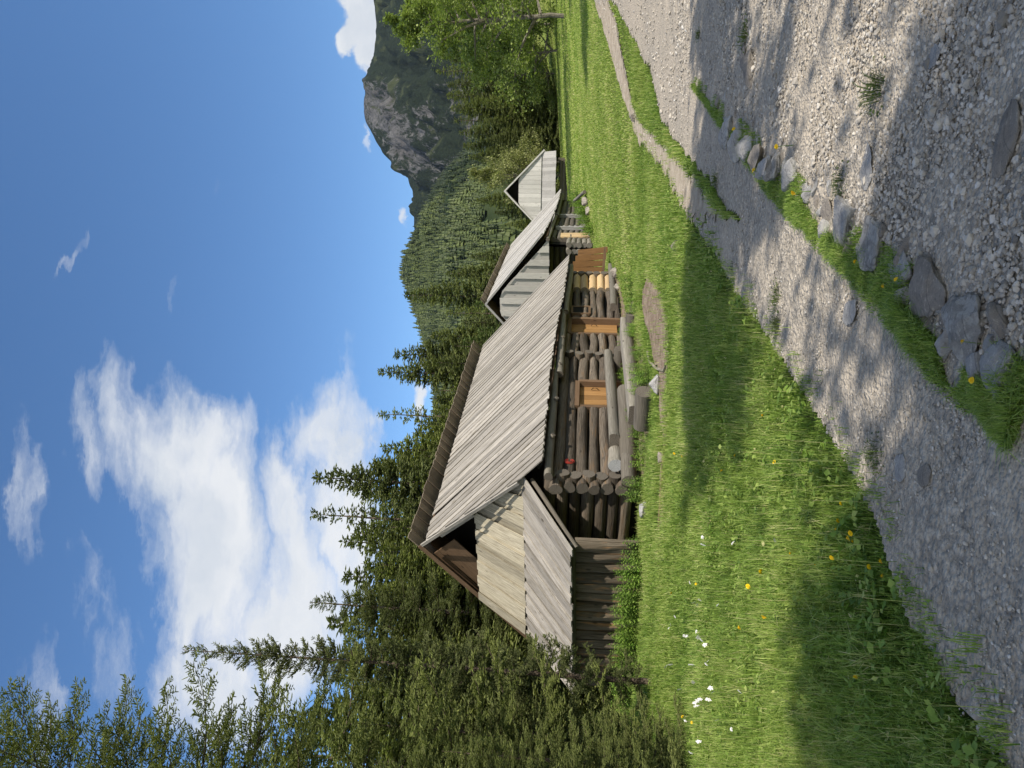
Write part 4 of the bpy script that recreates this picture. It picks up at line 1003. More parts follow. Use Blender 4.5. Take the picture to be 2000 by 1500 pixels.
# ---------------------------------------------------------------- trees
def frame_from(d):
    d = nrm(d); ref = np.where(np.abs(d[:, 2:3]) < .95, np.array([[0, 0, 1.]]), np.array([[1., 0, 0]]))
    x = nrm(np.cross(ref, d)); y = np.cross(d, x); return x, y, d
def spruce_mesh(name, h, R, seed, step, sub_n, tw_n, tw_len, tw_w, zlow=.06, prof=.85, droop=.35, needles=0, mat=None, gap=.0, lowcut=.0, lift=0.):
    """crown: whorls of branches > side shoots > needled twigs, trunk tapered"""
    r = np.random.default_rng(seed); tk = MB(); br = MB()
    nz = 14; zs = np.linspace(0, h, nz); wx = np.cumsum(r.normal(0, .015 * h / nz, nz)); wy = np.cumsum(r.normal(0, .015 * h / nz, nz))
    tube(tk, np.stack([wx, wy, zs], -1), .0095 * h * (1 - zs / h) ** .9 + .008, n=9, cap=None, rough=.03)
    TP = []; TD = []; TL = []; TT = []
    z = h * zlow
    while z < h * .985:
        k = z / h; nb = 5 if k < .9 else 4
        az0 = r.random() * 6.28
        for b in range(nb):
            if r.random() < gap: continue
            az = az0 + b * 6.283 / nb + r.normal(0, .25)
            prf = (1 - k) ** prof * (1 - lowcut * max(0, (.28 - k) / .28))
            L = R * prf * r.uniform(.65, 1.15) + .06
            el = np.interp(k, [0, .5, .85, 1], [-.30, -.08, .45, .95]) + r.normal(0, .10)
            d0 = np.array([math.cos(az) * math.cos(el), math.sin(az) * math.cos(el), math.sin(el)])
            base = np.array([np.interp(z, zs, wx), np.interp(z, zs, wy), z + r.normal(0, step * .25)])
            m = 7; t = np.linspace(0, 1, m); P = base + d0 * (L * t)[:, None]; sag = droop * L * (.55 - .5 * k)
            P[:, 2] += -sag * np.sin(t * 2.6) * .55 + .22 * L * t ** 3 * (1 - k * .6)
            if L > .35: tube(br, P, np.linspace(.006 * L + .006, .003, m), n=4, cap=None, rnd=0.)
            ns = max(3, int(sub_n * L)); side0 = nrm(np.cross(d0, [0, 0, 1.]))
            for q in range(ns):
                f = .12 + .88 * (q + r.random()) / ns; c = np.array([np.interp(f, t, P[:, i]) for i in range(3)])
                sg = 1 if q % 2 else -1; sl = L * .40 * (1.12 - f) ** .75 * r.uniform(.6, 1.2) + .05
                dd = nrm(d0 * r.uniform(.45, .85) + side0 * sg * r.uniform(.6, 1.) + np.array([0, 0, r.uniform(-.55, .12) * (1 - .7 * k) + lift * r.uniform(.4, 1.6)]))
                nt = max(2, int(tw_n * sl)); ft = (np.arange(nt) + r.random(nt)) / nt
                pts = c + dd * (sl * ft)[:, None]; pts[:, 2] -= .25 * sl * ft ** 2 * (1 - k)
                lat = nrm(np.cross(dd, [0, 0, 1.])) * np.where(np.arange(nt) % 2, 1, -1)[:, None]
                td = nrm(dd * .7 + lat * r.uniform(.35, 1.1, (nt, 1)) + r.normal(0, .28, (nt, 3)) + np.array([0, 0, -.10 + lift]))
                TP.append(pts); TD.append(td); TL.append(tw_len * r.uniform(.6, 1.25, nt)); TT.append(np.clip(.22 + .30 * f + .28 * ft + r.normal(0, .14, nt), 0, 1))
        z += step * (1.0 - .45 * k) * r.uniform(.85, 1.15)
    P = np.concatenate(TP); D = np.concatenate(TD); L = np.concatenate(TL); T = np.concatenate(TT)
    x, y, d = frame_from(D); n = len(P); cr = MB(); W = tw_w * rng.uniform(.8, 1.2, n)
    if not needles:
        for a, b in ((x, 1.), (y, .8)):
            V = np.stack([P, P + d * (L * .45)[:, None] + a * (W * b / 2)[:, None], P + d * L[:, None], P + d * (L * .45)[:, None] - a * (W * b / 2)[:, None]], 1)
            cr.add(V.reshape(-1, 3), np.arange(n * 4).reshape(n, 4), None, T)
    else:
        j = np.arange(needles); f = (j + .5) / needles; an = j * 2.4
        c = P[:, None] + d[:, None] * (L[:, None] * f[None])[..., None]
        an = an[None] + r.random((n, 1)) * 6.28
        rad = x[:, None] * np.cos(an)[..., None] + y[:, None] * np.sin(an)[..., None]
        nl = (W[:, None] * .62) * (1.05 - .35 * f[None])
        nd = nrm(rad * .8 + d[:, None] * .75); tip = c + nd * nl[..., None]
        s = np.cross(nd, rad); s = nrm(s + 1e-6) * (W[:, None] * .10)[..., None]
        V = np.stack([c - s, c + s, tip], 2); m = n * needles
        cr.add(V.reshape(-1, 3), np.arange(m * 3).reshape(m, 3), None, np.repeat(T, needles) + r.normal(0, .05, m))
        for q in (x, y):
            w = (.0088 * rng.uniform(.75, 1.25, n))[:, None]; e = q * w
            V = np.stack([P, P + d * (L * .2)[:, None] + e, P + d * (L * .8)[:, None] + e * .8, P + d * L[:, None] * 1.04, P + d * (L * .75)[:, None] - e * .8, P + d * (L * .25)[:, None] - e], 1)
            cr.add(V.reshape(-1, 3), np.arange(n * 6).reshape(n, 6), None, np.clip(T * .85, 0, 1))
    return tk.mesh('trunk', BARK), br.mesh('branches', BARK), cr.mesh(name, mat or NEEDLE)
MID = [spruce_mesh('crown', 14., 2.7, 1, .38, 11, 20, .25, .10), spruce_mesh('crown', 14., 2.3, 2, .40, 11, 20, .25, .10, droop=.5), spruce_mesh('crown', 14., 3.1, 3, .42, 10, 18, .26, .11, prof=1.0),
       spruce_mesh('crown', 14., 2.2, 4, .56, 9., 18, .23, .09, gap=.22)]
YOUNG = [spruce_mesh('crown', 6., 1.6, 7, .28, 13., 24, .18, .07, mat=NEEDLE2)]
NEAR = [spruce_mesh('crown', 16., 3.2, 11, .50, 14, 52, .090, .034, zlow=.05, prof=.85, needles=10, gap=.02, lowcut=.35, droop=.3, lift=.32), spruce_mesh('crown', 9.6, 1.95, 12, .34, 20, 56, .085, .032, needles=10, gap=.03, lift=.28), spruce_mesh('crown', 9.6, 1.55, 13, .31, 20, 56, .085, .032, needles=10, gap=.03, lowcut=.7, prof=.75, lift=.28)]
def tree(name, meshes, loc, rz, sc, label, cat='tree', group=None, tilt=(0, 0)):
    r = empty(name, loc, rz); r.rotation_euler = (tilt[0], tilt[1], rz); r.scale = sc if hasattr(sc, '__len__') else (sc,) * 3
    tag(r, label, cat, group); tk, br, cr = meshes
    link(bpy.data.objects.new('trunk', tk), r)
    if br is not None: link(bpy.data.objects.new('branches', br), r)
    c = bpy.data.objects.new('crown', cr); link(c, r); return r
def base_of(u, D):
    x = (u - 750) / F * D; return np.array([x, D, float(terr(x, D))])
def spruce_at(u, vtop, D, i, label, group, wide=1.0, meshes=None, hh=14., name='spruce_tree'):
    while D > 16:      # keep trunks and crowns clear of the hut
        q = at(u, vtop, D); dx, dy = q[0] - H1B[0], q[1] - H1B[1]; t_ = dx * math.cos(H1T) - dy * math.sin(H1T); s_ = dx * math.sin(H1T) + dy * math.cos(H1T)
        if -10.2 < t_ < 3 and -5 < s_ < 17: D *= 1.04
        else: break
    p = at(u, vtop, D); z = float(terr(p[0], p[1])); h = p[2] - z; k = h / hh
    return tree(name, meshes or MID[i % 4], (p[0], p[1], z - .1), i * 1.9 + 1, (k * wide, k * wide, k), label, 'tree', group)
# near spruces on the left
tree('spruce_tree', NEAR[0], (-7.3, 11.9, 0), .6, (1.15, 1.15, 1.05), 'tall near spruce cut by the frame edge, its boughs against the sky', 'tree', 'near spruces by the lean-to')
spruce_at(232, 345, 13.6, 0, 'slim near spruce with thin bare leader beside the tall one', 'near spruces by the lean-to', .62, NEAR[2], 9.6)
spruce_at(35, 850, 10.3, 1, 'young near spruce hiding the left end of the lean-to roof', 'near spruces by the lean-to', 1.3, NEAR[1], 9.6)
spruce_at(85, 690, 13.0, 2, 'bushy near spruce between the tall one and the lean-to', 'near spruces by the lean-to', 1.0, NEAR[2], 9.6)
spruce_at(-20, 640, 9.0, 3, 'broad young spruce at the extreme left in the grass', 'near spruces by the lean-to', 1.3, NEAR[1], 9.6)
spruce_at(325, 600, 24, 4, 'pointed spruce just behind the lean-to, third tip from the left', 'near spruces by the lean-to', 1.25, NEAR[1], 9.6)
# forest behind the huts: tops seen in the photo
TOPS = [(330, 690, 25, 'spruce behind the rear rake of the nearest roof, by the near trees'), (400, 700, 28, 'spruce over the peak of the nearest roof'), (440, 665, 33, 'spruce left of the twin high spires over the nearest roof'),
        (495, 603, 33, 'left one of the twin high spruce spires over the nearest roof'), (566, 611, 35, 'right one of the twin high spruce spires over the nearest roof'), (530, 700, 40, 'spruce between the twin high spires, lower'),
        (625, 742, 38, 'spruce with loose top right of the twin high spires'), (690, 735, 42, 'sharp solitary spire over the middle of the nearest ridge'), (776, 738, 46, 'sharp dark spire near the right end of the nearest ridge'),
        (655, 800, 44, 'lower spruce left of the sharp solitary spire'), (590, 720, 43, 'spruce just behind the loose-topped one'), (738, 838, 44, 'low spruce in the dip between the two sharp spires'), (810, 770, 48, 'spruce leaning on the right of the sharp dark spire'),
        (845, 835, 48, 'spruce over the right end of the nearest ridge'), (925, 783, 62, 'ragged sparse spruce rising before the forested hill'), (890, 868, 52, 'spruce left of the middle hut peak'), (965, 872, 66, 'spruce right of the ragged sparse one, behind the middle roof'), (1000, 915, 70, 'spruce peeping over the ridge of the middle roof'), (870, 900, 46, 'low spruce beside the middle hut peak')]
for i, (u, v, D, lab) in enumerate(TOPS): spruce_at(u, v, D, i + (3 if i in (14,) else 0), lab, 'spruces behind the huts', 1.15 if i in (3, 4, 7, 8) else 1.35)
for i, (u, v, D) in enumerate([(270, 760, 22), (300, 850, 20), (360, 800, 23), (420, 780, 26), (470, 760, 30), (360, 900, 20), (250, 900, 19), (510, 790, 32), (560, 800, 34), (610, 820, 36), (650, 850, 37), (700, 860, 40), (745, 880, 40), (790, 850, 42), (825, 880, 42), (280, 640, 30), (220, 620, 27), (380, 740, 34), (470, 700, 44), (640, 790, 52), (715, 850, 52), (580, 760, 50), (780, 830, 54), (200, 760, 24), (150, 700, 28), (310, 690, 34), (350, 690, 30), (378, 672, 36), (460, 680, 38), (425, 715, 31), (545, 690, 46), (592, 735, 45), (500, 715, 48), (340, 720, 27), (395, 730, 26), (670, 815, 48), (720, 845, 49), (610, 770, 40), (30, 520, 20), (95, 560, 19), (175, 640, 21), (130, 640, 18), (-30, 500, 19), (60, 700, 17), (230, 720, 23)]):
    spruce_at(u, v, D, i + 5, 'dense spruce in the wood behind the nearest hut', 'dense wood behind the nearest hut', 1.6)
for i, (u, v, D) in enumerate([(850, 930, 45), (830, 900, 44), (905, 925, 55), (760, 905, 40), (700, 915, 36)]):
    spruce_at(u, v, D, i, 'bright young spruce close behind the hut ridges', 'young spruces behind the ridges', 1.2, YOUNG[0], 6., 'young_spruce')
# dark spruces at the far side of the meadow
for i, (u, v, D) in enumerate([(1192, 915, 82), (1215, 900, 86), (1240, 896, 84), (1264, 885, 88), (1288, 880, 84), (1312, 868, 90), (1335, 872, 86), (1360, 850, 92), (1390, 862, 94), (1425, 850, 98), (1465, 838, 100), (1500, 848, 104), (1228, 950, 78), (1262, 940, 79), (1300, 935, 78), (1180, 950, 80), (1345, 930, 82), (1530, 850, 100), (1560, 840, 100)]):
    spruce_at(u, v, D, i, 'dark spruce in the stand at the far edge of the meadow', 'dark spruces across the meadow', 1.5)
for i, (u, v, D) in enumerate([(1108, 930, 80), (1085, 962, 82), (1062, 985, 80), (1140, 955, 84), (1030, 1000, 78)]):
    spruce_at(u, v, D, i, 'spruce standing behind the farthest hut', 'spruces behind the farthest hut', 1.4)

def broadleaf(name, h, crown_r, crown_z0, seed, nleaf, size, mat, limb_up=.6, slim=.45, trunk_r=.12, nlimb=26):
    r = np.random.default_rng(seed); tk = MB(); br = MB(); cr = MB()
    zs = np.linspace(0, h * .93, 12); wx = np.cumsum(r.normal(0, .05, 12)); wy = np.cumsum(r.normal(0, .05, 12)); wx -= wx[0]; wy -= wy[0]
    tube(tk, np.stack([wx, wy, zs], -1), trunk_r * (1 - zs / h) ** .8 + .01, n=10, cap=None)
    pts = []
    for b in range(nlimb):
        z = crown_z0 + (h * .92 - crown_z0) * (b / nlimb) ** .9; k = (z - crown_z0) / (h - crown_z0)
        az = b * 2.4 + r.normal(0, .4); L = crown_r * (.55 + .75 * math.sin(min(1, .25 + k) * 2.6)) * (1.05 - .75 * k) * r.uniform(.75, 1.25)
        el = limb_up + .5 * k + r.normal(0, .2); d = np.array([math.cos(az) * math.cos(el), math.sin(az) * math.cos(el), math.sin(el)])
        c = np.array([np.interp(z, zs, wx), np.interp(z, zs, wy), z]); t = np.linspace(0, 1, 6); P = c + d * (L * t)[:, None]; P[:, 2] -= .16 * L * t ** 2; P += np.cumsum(r.normal(0, .03 * L, (6, 3)), 0) * .5
        tube(br, P, np.linspace(.028 * L + .004, .005, 6), n=5, cap=None)
        for q in range(9):
            f = r.uniform(.3, 1); s0 = np.array([np.interp(f, t, P[:, i]) for i in range(3)]); dd = nrm(d + r.normal(0, .75, 3)); l2 = L * .38 * r.uniform(.5, 1.2)
            tube(br, [s0, s0 + dd * l2 * .5 + [0, 0, .02], s0 + dd * l2], [.010, .006, .003], n=4, cap=None)
            m = max(4, nleaf // (nlimb * 9)); f2 = r.random(m) ** .7; pts.append(s0 + dd * (l2 * f2)[:, None] + r.normal(0, .16 * l2 + .06, (m, 3)))
    P = np.concatenate(pts); n = len(P); x, y, d = frame_from(r.normal(size=(n, 3)) + np.array([0, 0, .3])); S = size * r.uniform(.6, 1.3, n)
    V = np.stack([P - d * S[:, None] * .5, P + x * S[:, None] * slim, P + d * S[:, None] * .6, P - x * S[:, None] * slim], 1)
    rad = np.linalg.norm((P - P.mean(0)) / (np.abs(P - P.mean(0)).max(0)), axis=1)
    cl = .5 + .5 * np.sin(P[:, 0] * 1.9 + 2 * np.sin(P[:, 2] * 1.3)) * np.sin(P[:, 1] * 2.1 + P[:, 2])
    cr.add(V.reshape(-1, 3), np.arange(n * 4).reshape(n, 4), None, np.clip(.2 + .45 * cl + r.normal(0, .22, n), 0, 1))
    return tk.mesh('trunk', BARKG), br.mesh('branches', BARKG), cr.mesh(name, mat)
p = ground(1468, 1103)
BIR = broadleaf('crown', 14.2, 4.3, 1.9, 21, 26000, .17, BIRCH, .35, .42, .15, 34)
BIR2 = broadleaf('crown', 9., 3.4, .6, 22, 16000, .20, BIRCH, .4, .42, .10, 26)
WIL = broadleaf('crown', 7.2, 2.5, .4, 23, 16000, .17, WILLOW, .85, .22, .09, 30)
tree('birch_tree', BIR, p - [0, 0, .05], .4, (1., 1., .88), 'light green broadleaf tree with bare leaning trunk on the right of the meadow')
for i, (u, vt, D, hh, m, lab) in enumerate([(1400, 905, 66, 9., BIR2, 'small leafy tree left of the light green broadleaf tree'), (1450, 880, 72, 9., BIR2, 'leafy tree behind the bare leaning trunk'), (1355, 960, 74, 9., BIR2, 'low leafy tree before the dark spruces'), (1520, 800, 60, 9., BIR2, 'tall leafy tree at the right frame edge')]):
    q = at(u, vt, D); z = float(terr(q[0], q[1])); k = (q[2] - z) / hh; tree('leafy_tree', m, (q[0], q[1], z - .1), i * 2., k, lab, 'tree', 'leafy trees across the meadow')
q = at(1158, 922, 72); z = float(terr(q[0], q[1])); k = (q[2] - z) / 7.2; tree('willow_tree', WIL, (q[0], q[1], z - .1), 0., (k * 1.0, k * 1.0, k), 'pale yellow green willow behind the farthest hut')
q = at(1185, 985, 73); z = float(terr(q[0], q[1])); k = (q[2] - z) / 7.2; tree('willow_tree', WIL, (q[0], q[1], z - .1), 2., (k * 1.2, k * 1.2, k), 'lower bushy willow at the right eave of the farthest hut')
# trees behind and right of the camera: they throw the shade on the road
SPARSE = broadleaf('crown', 14.2, 4.3, 1.9, 41, 4600, .15, BIRCH, .35, .42, .13, 34)
for i, (x, y, k, m) in enumerate([(5.0, -7.5, 1.05, BIR), (6.8, -7.9, 1.05, BIR), (8.7, -8.1, 1.04, BIR), (10.4, -8.2, 1.0, SPARSE), (21., -17.4, 1.75, SPARSE), (25.5, -16.6, 1.75, SPARSE)]):
    tree('birch_tree', m, (x, y, float(terr(x, y)) - .1), i * 2.2, k, 'roadside birch standing behind the viewer', 'tree', 'roadside birches behind the viewer')
TALL = broadleaf('crown', 12., 1.9, 7.8, 31, 6000, .16, BIRCH, .5, .42, .11, 24)
for i, (x, y, k) in enumerate([(7.6, .3, 1.), (9.8, .6, 1.), (12.2, .9, .95), (18., 7.0, .8), (26., 13., .8), (25., 24., 1.1), (32., 31., 1.15)]):
    tree('birch_tree', TALL, (x, y, float(terr(x, y)) - .1), i * 1.7 + 1, k, 'tall slim birch standing right of the viewer', 'tree', 'slim birches right of the viewer')

# ---------------------------------------------------------------- hills and mountain
def relief(name, sky, rs, mat, fn, cols, rows, noise, rock=None):
    su = np.array([s[0] for s in sky], float); sv = np.array([s[1] for s in sky], float); o = np.argsort(su); su, sv = su[o], sv[o]
    us = np.linspace(su[0], su[-1], cols); vs = np.interp(us, su, sv); r0_, r1_, r2_ = rs
    rr = np.concatenate([np.linspace(r0_, r1_, rows), np.linspace(r1_, r2_, rows // 4)[1:]]); V = []; RK = []
    for u, v in zip(us, vs):
        d = ray(u, v); zt = CAMH + d[2] / d[1] * r1_
        f = np.clip((rr - r0_) / (r1_ - r0_), 0, 1); z = 4 + (zt - 4) * fn(f); z = np.where(rr > r1_, zt - (rr - r1_) * .75, z)
        V.append(np.stack([d[0] / d[1] * rr, rr, z], -1))
        RK.append(rock(u, f) if rock else np.zeros(len(rr)))
    V = np.array(V); n = len(rr)
    nz = np.zeros(V.shape[:2])
    for fr, am in noise:
        for k in range(4):
            a = rng.normal(size=2); a /= np.linalg.norm(a); nz += am * .5 * np.sin((V[..., 0] * a[0] + V[..., 1] * a[1]) * fr * 6.28 + rng.random() * 6.28 + 1.2 * np.sin(V[..., 0] * fr * 3 + k))
    fade = np.clip((r1_ - V[..., 1]) / (.12 * (r1_ - r0_)), 0.12, 1); V[..., 2] += nz * fade
    i = np.arange(cols - 1)[:, None] * n + np.arange(n - 1)[None]; Fc = np.stack([i, i + n, i + n + 1, i + 1], -1).reshape(-1, 4)
    mb = MB(); mb.add(V.reshape(-1, 3), Fc); ob = mb.build(name, mat, smooth=True)
    at_ = ob.data.attributes.new('rock', 'FLOAT', 'POINT'); at_.data.foreach_set('value', np.array(RK).astype(np.float32).ravel())
    tag(ob, kind='structure'); return V, us, rr
SKY1 = [(1700, 745), (1600, 720), (1500, 728), (1430, 733), (1388, 727), (1354, 724), (1328, 712), (1290, 711), (1260, 717), (1222, 736), (1200, 750), (1160, 790), (1130, 801), (1100, 806), (1070, 808), (1000, 815), (900, 830)]
def rockmask(u, f):
    g = lambda a, b, c, d: np.exp(-((u - a) / b) ** 2) * np.exp(-((f - c) / d) ** 2)
    return -.33 + .38 * g(1300, 75, .93, .16) + .36 * g(1225, 55, .80, .22) + .50 * g(1330, 130, .34, .12) + .22 * g(1270, 50, .62, .12) + .3 * g(1160, 50, .6, .3)
relief('rocky_mountain', SKY1, (900., 1900., 2300.), MOUNT, lambda f: f ** 1.12, 200, 110, ((1 / 260, 26), (1 / 120, 16), (1 / 55, 9), (1 / 26, 4.5)), rockmask)
SKY2 = [(560, 850), (690, 842), (760, 838), (835, 822), (870, 815), (900, 806), (940, 797), (970, 790), (1000, 794), (1020, 798), (1070, 808), (1100, 815), (1130, 828), (1175, 848), (1215, 882), (1260, 900), (1300, 935), (1360, 980), (1450, 1010), (1600, 1040)]
HV, hus, hrr = relief('forested_hill', [(u, v + 12 + 34 * min(1, max(0, (u - 1090) / 120))) for u, v in SKY2], (230., 950., 1250.), HILLM, lambda f: f ** 1.1, 160, 90, ((1 / 180, 7), (1 / 90, 4)))
def conifer_lowpoly(rings, sides, seed):
    r = np.random.default_rng(seed); V = []; Fc = []
    for k in range(rings):
        z0 = .06 + .92 * k / rings; z1 = min(1., z0 + 1.25 / rings); rad = .27 * (1 - z0) ** .9; o = len(V)
        for s in range(sides): a = s / sides * 6.283 + k; q = rad * r.uniform(.6, 1.25); V.append((q * math.cos(a), q * math.sin(a), z0 - .02 * r.random()))
        V.append((0, 0, z1))
        for s in range(sides): Fc.append((o + s, o + (s + 1) % sides, o + sides))
    return np.array(V), np.array(Fc)
def far_forest():
    mb = MB(); cols, n = HV.shape[:2]; tpl = [conifer_lowpoly(5, 7, 90 + i) for i in range(4)]
    N = 26000; f = rng.random(N) ** .75; ci = rng.random(N) * (cols - 1.01); rmax = 90 - 1
    ri = f * rmax * 1.02; c0, r_0 = ci.astype(int), np.minimum(ri.astype(int), n - 2); fc, fr = (ci - c0)[:, None], (ri - r_0)[:, None]
    P = (HV[c0, r_0] * (1 - fc) * (1 - fr) + HV[c0 + 1, r_0] * fc * (1 - fr) + HV[c0, r_0 + 1] * (1 - fc) * fr + HV[c0 + 1, r_0 + 1] * fc * fr)
    H = rng.uniform(5, 12, N) * rng.uniform(.75, 1.15, N) * (1 + .35 * np.sin(P[:, 0] / 38 + 2 * np.sin(P[:, 1] / 52))); tone = np.clip(.4 + .35 * np.sin(P[:, 0] / 60 + np.sin(P[:, 1] / 45)) + rng.normal(0, .25, N), 0, 1)
    clear = np.sin(P[:, 0] / 31 + 1.7 * np.sin(P[:, 1] / 40 + 2)) * np.sin(P[:, 1] / 27 + 1.3 * np.sin(P[:, 0] / 35)) > .80
    for q in range(4):
        m = (np.arange(N) % 4 == q) & ~clear; V, Fc = tpl[q]; Pm = P[m]; k = len(Pm); a = rng.random(k) * 6.28; ca, sa = np.cos(a), np.sin(a)
        x = V[None, :, 0] * ca[:, None] - V[None, :, 1] * sa[:, None]; y = V[None, :, 0] * sa[:, None] + V[None, :, 1] * ca[:, None]
        W = np.stack([x, y, np.broadcast_to(V[None, :, 2], x.shape)], -1) * H[m][:, None, None] * np.array([1.15, 1.15, 1]) + Pm[:, None]
        mb.add(W.reshape(-1, 3), (Fc[None] + (np.arange(k) * len(V))[:, None, None]).reshape(-1, 3), None, np.repeat(tone[m], len(Fc)))
    tag(mb.build('distant_forest', FARTREE), 'distant conifer forest covering the hill', 'forest', kind='stuff')
far_forest()

# ---------------------------------------------------------------- sky, clouds, sun
def haze():
    mb = MB(); a, z0, z1 = 2700., -12., 640.
    V = [(-a, -a, z0), (a, -a, z0), (a, a, z0), (-a, a, z0), (-a, -a, z1), (a, -a, z1), (a, a, z1), (-a, a, z1)]
    mb.add(V, [[3, 2, 1, 0], [4, 5, 6, 7], [0, 1, 5, 4], [1, 2, 6, 5], [2, 3, 7, 6], [3, 0, 4, 7]])
    m = bpy.data.materials.new('valley_haze'); m.use_nodes = True; t = m.node_tree; t.nodes.clear()
    o = t.nodes.new('ShaderNodeOutputMaterial'); v = t.nodes.new('ShaderNodeVolumePrincipled'); v.inputs['Color'].default_value = (.62, .78, 1., 1); v.inputs['Density'].default_value = HAZE; v.inputs['Anisotropy'].default_value = .2
    t.links.new(v.outputs[0], o.inputs['Volume']); tag(mb.build('haze', m), kind='stuff')
HAZE = .000025
haze()
SUN_AZ = math.atan2(.69, -.80)      # from north (+y) towards east (+x)
SUN_EL = R_(43)
def world():
    w = bpy.data.worlds.new('World'); scene.world = w; w.use_nodes = True; t = w.node_tree; t.nodes.clear()
    k = NT.__new__(NT); k.t = t; k.out = k.n('ShaderNodeOutputWorld')
    sky = k.n('ShaderNodeTexSky'); sky.sky_type = 'NISHITA'; sky.sun_disc = False; sky.sun_elevation = SUN_EL; sky.sun_rotation = SUN_AZ; sky.altitude = 1100; sky.air_density = 1.0; sky.dust_density = .15; sky.ozone_density = 3.2
    hs = k.n('ShaderNodeHueSaturation', i_Saturation=1.13, i_Color=sky.outputs[0]); b1 = k.n('ShaderNodeBackground'); k.set(b1.inputs[0], hs.outputs[0]); b1.inputs[1].default_value = SKY_STR
    d = k.n('ShaderNodeTexCoord').outputs['Generated']; s = k.n('ShaderNodeSeparateXYZ', i_0=d)
    y = k.math('MAXIMUM', s.outputs[1], .02)
    p = k.n('ShaderNodeCombineXYZ', i_0=k.math('DIVIDE', s.outputs[0], y), i_1=k.math('DIVIDE', s.outputs[2], y)).outputs[0]
    wn = k.n('ShaderNodeTexNoise', i_Scale=3.2, i_Detail=7., i_Roughness=.62, i_Vector=k.mapping(p, sc=(1, 1.9, 1)))
    warp = k.n('ShaderNodeVectorMath', operation='MULTIPLY_ADD', i_0=k.n('ShaderNodeVectorMath', operation='SUBTRACT', i_0=wn.outputs['Color'], i_1=(.5, .5, .5)).outputs[0], i_1=(.34, .22, 0), i_2=p).outputs[0]
    tot = None
    def blob(u, v, ru, rv, st, rot=0.):
        nonlocal tot
        dd = ray(u, v); c = (dd[0] / dd[1], dd[2] / dd[1])
        q = k.mapping(k.n('ShaderNodeVectorMath', operation='SUBTRACT', i_0=warp, i_1=(c[0], c[1], 0)).outputs[0], rot=(0, 0, -rot))
        q = k.mapping(q, sc=(F / ru, F / rv, 0)); ln = k.n('ShaderNodeVectorMath', operation='LENGTH', i_0=q).outputs['Value']
        g = k.math('MULTIPLY', k.mapr(ln, .15, 1.15, 1, 0, True), st); tot = g if tot is None else k.math('MAXIMUM', tot, g)
    for b in [(430, 420, 330, 190, 1.0, .1), (600, 350, 230, 120, .85, .2), (690, 270, 180, 110, .55, .1), (330, 560, 330, 150, 1.0, .0), (520, 560, 190, 110, .85, .3), (250, 200, 240, 110, .44, .25), (120, 60, 240, 80, .34, .2), (560, 60, 190, 60, .42, .1), (640, 180, 190, 60, .40, .1),
              (620, 660, 170, 90, .82, .12), (720, 690, 170, 42, .60, .10), (500, 670, 150, 100, .8, 0), (420, 690, 200, 110, .8, 0), (160, 420, 200, 200, .8, .4), (720, 820, 60, 26, .95, 0), (990, 115, 110, 22, .29, -.5), (885, 272, 70, 20, .29, .4), (920, 365, 70, 18, .28, -.4), (1150, 430, 120, 16, .25, -.4)]: blob(*b)
    # streaky detail
    st1 = k.noise(k.mapping(warp, rot=(0, 0, -.12), sc=(2.2, 7.5, 1)), 1.6, 9, .6, .3)
    st2 = k.noise(k.mapping(p, rot=(0, 0, -.1), sc=(9., 22., 1)), 1.3, 6, .62, .4)
    det = k.math('ADD', k.math('MULTIPLY', st1, .72), k.math('MULTIPLY', st2, .28))
    den = k.math('ADD', tot, k.math('MULTIPLY', k.math('SUBTRACT', det, .5), 1.75))
    den = k.math('MULTIPLY', den, k.mapr(tot, .0, .18, 0, 1, True))
    fac = k.math('POWER', k.mapr(den, .16, .98, 0, 1, True), .8)
    # compact cumulus by the mountain, with crisp bulges
    tot = None; sv = warp
    cn = k.n('ShaderNodeTexNoise', i_Scale=11., i_Detail=8., i_Roughness=.6, i_Vector=p)
    warp = k.n('ShaderNodeVectorMath', operation='MULTIPLY_ADD', i_0=k.n('ShaderNodeVectorMath', operation='SUBTRACT', i_0=cn.outputs['Color'], i_1=(.5, .5, .5)).outputs[0], i_1=(.085, .085, 0), i_2=p).outputs[0]
    for b in [(1440, 715, 66, 46, 1., 0), (1415, 690, 42, 36, 1., 0), (1395, 735, 46, 38, 1., 0), (1480, 700, 50, 40, 1., 0), (1530, 700, 90, 50, 1, 0), (1460, 735, 90, 30, 1, 0), (1360, 725, 34, 14, .5, .4), (1240, 722, 40, 10, .4, .2), (1075, 795, 34, 12, .5, .2), (1185, 775, 30, 12, .45, .5), (790, 822, 90, 14, .4, 0)]: blob(*b)
    f2 = k.mapr(tot, .18, .62, 0, 1, True)
    front = k.mapr(s.outputs[1], .05, .15); fac = k.math('MULTIPLY', k.math('MAXIMUM', k.math('MULTIPLY', fac, .97), f2), front)
    # unseen sky behind the viewer: white cloud added to lift and neutralise the fill
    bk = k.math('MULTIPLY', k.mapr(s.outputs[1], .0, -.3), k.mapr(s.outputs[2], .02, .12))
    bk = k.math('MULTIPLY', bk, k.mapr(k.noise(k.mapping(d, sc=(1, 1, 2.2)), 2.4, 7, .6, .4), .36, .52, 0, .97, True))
    bkc = bk
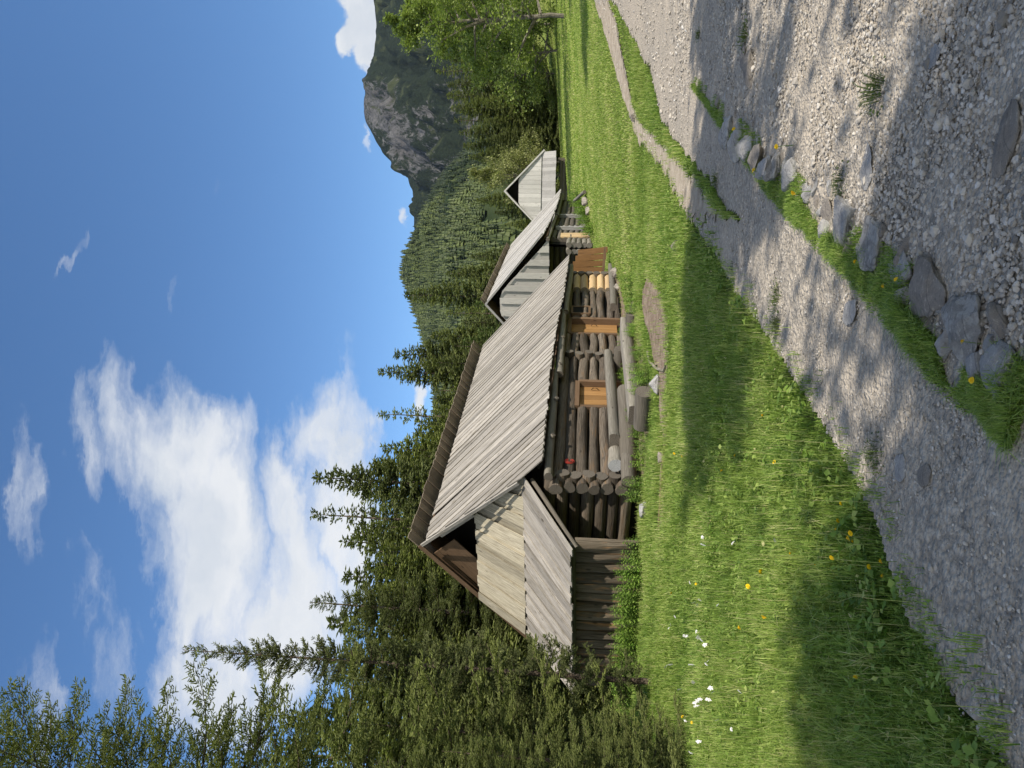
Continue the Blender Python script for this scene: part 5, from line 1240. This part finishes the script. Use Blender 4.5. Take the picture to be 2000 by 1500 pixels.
    shade = k.mapr(k.noise(k.mapping(sv, sc=(3, 5, 1)), 1.5, 5, .55, .2), .38, .66)
    cc = k.mix(shade, c4(.70, .75, .82), c4(.93, .94, .955))
    b2 = k.n('ShaderNodeBackground'); k.set(b2.inputs[0], cc); b2.inputs[1].default_value = CLOUD_STR
    mx = k.n('ShaderNodeMixShader', i_0=fac); k.set(mx.inputs[1], b1.outputs[0]); k.set(mx.inputs[2], b2.outputs[0])
    b3 = k.n('ShaderNodeBackground'); b3.inputs[0].default_value = c4(1., .985, .955); b3.inputs[1].default_value = BACK_FILL_STR
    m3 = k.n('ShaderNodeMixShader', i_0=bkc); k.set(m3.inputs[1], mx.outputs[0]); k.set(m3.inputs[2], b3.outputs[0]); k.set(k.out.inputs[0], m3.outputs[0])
SKY_STR, CLOUD_STR, BACK_FILL_STR = .15, .80, .85
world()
ld = bpy.data.lights.new('sun', 'SUN'); ld.energy = 4.8; ld.angle = R_(.53); ld.color = (1., .915, .79)
so = bpy.data.objects.new('sun', ld); link(so)
sd = Vector((math.sin(SUN_AZ) * math.cos(SUN_EL), math.cos(SUN_AZ) * math.cos(SUN_EL), math.sin(SUN_EL)))
so.rotation_euler = sd.to_track_quat('Z', 'Y').to_euler(); so.location = (20, -20, 40)

# ---------------------------------------------------------------- camera turned on its side (the photograph lies on its side)
cd = bpy.data.cameras.new('camera'); co = bpy.data.objects.new('camera', cd); link(co)
cd.sensor_width = 36; cd.sensor_fit = 'HORIZONTAL'; cd.lens = 36 * F / 2000; cd.clip_start = .05; cd.clip_end = 6000
X, Y, Z = -UP, RT, -fw
co.matrix_world = Matrix(((X[0], Y[0], Z[0], CAM[0]), (X[1], Y[1], Z[1], CAM[1]), (X[2], Y[2], Z[2], CAM[2]), (0, 0, 0, 1)))
scene.camera = co
vs = scene.view_settings; vs.view_transform = 'Standard'; vs.look = 'None'; vs.exposure = .30; vs.gamma = 1
scene.cycles.max_bounces = 6; scene.cycles.transparent_max_bounces = 8; scene.cycles.diffuse_bounces = 3
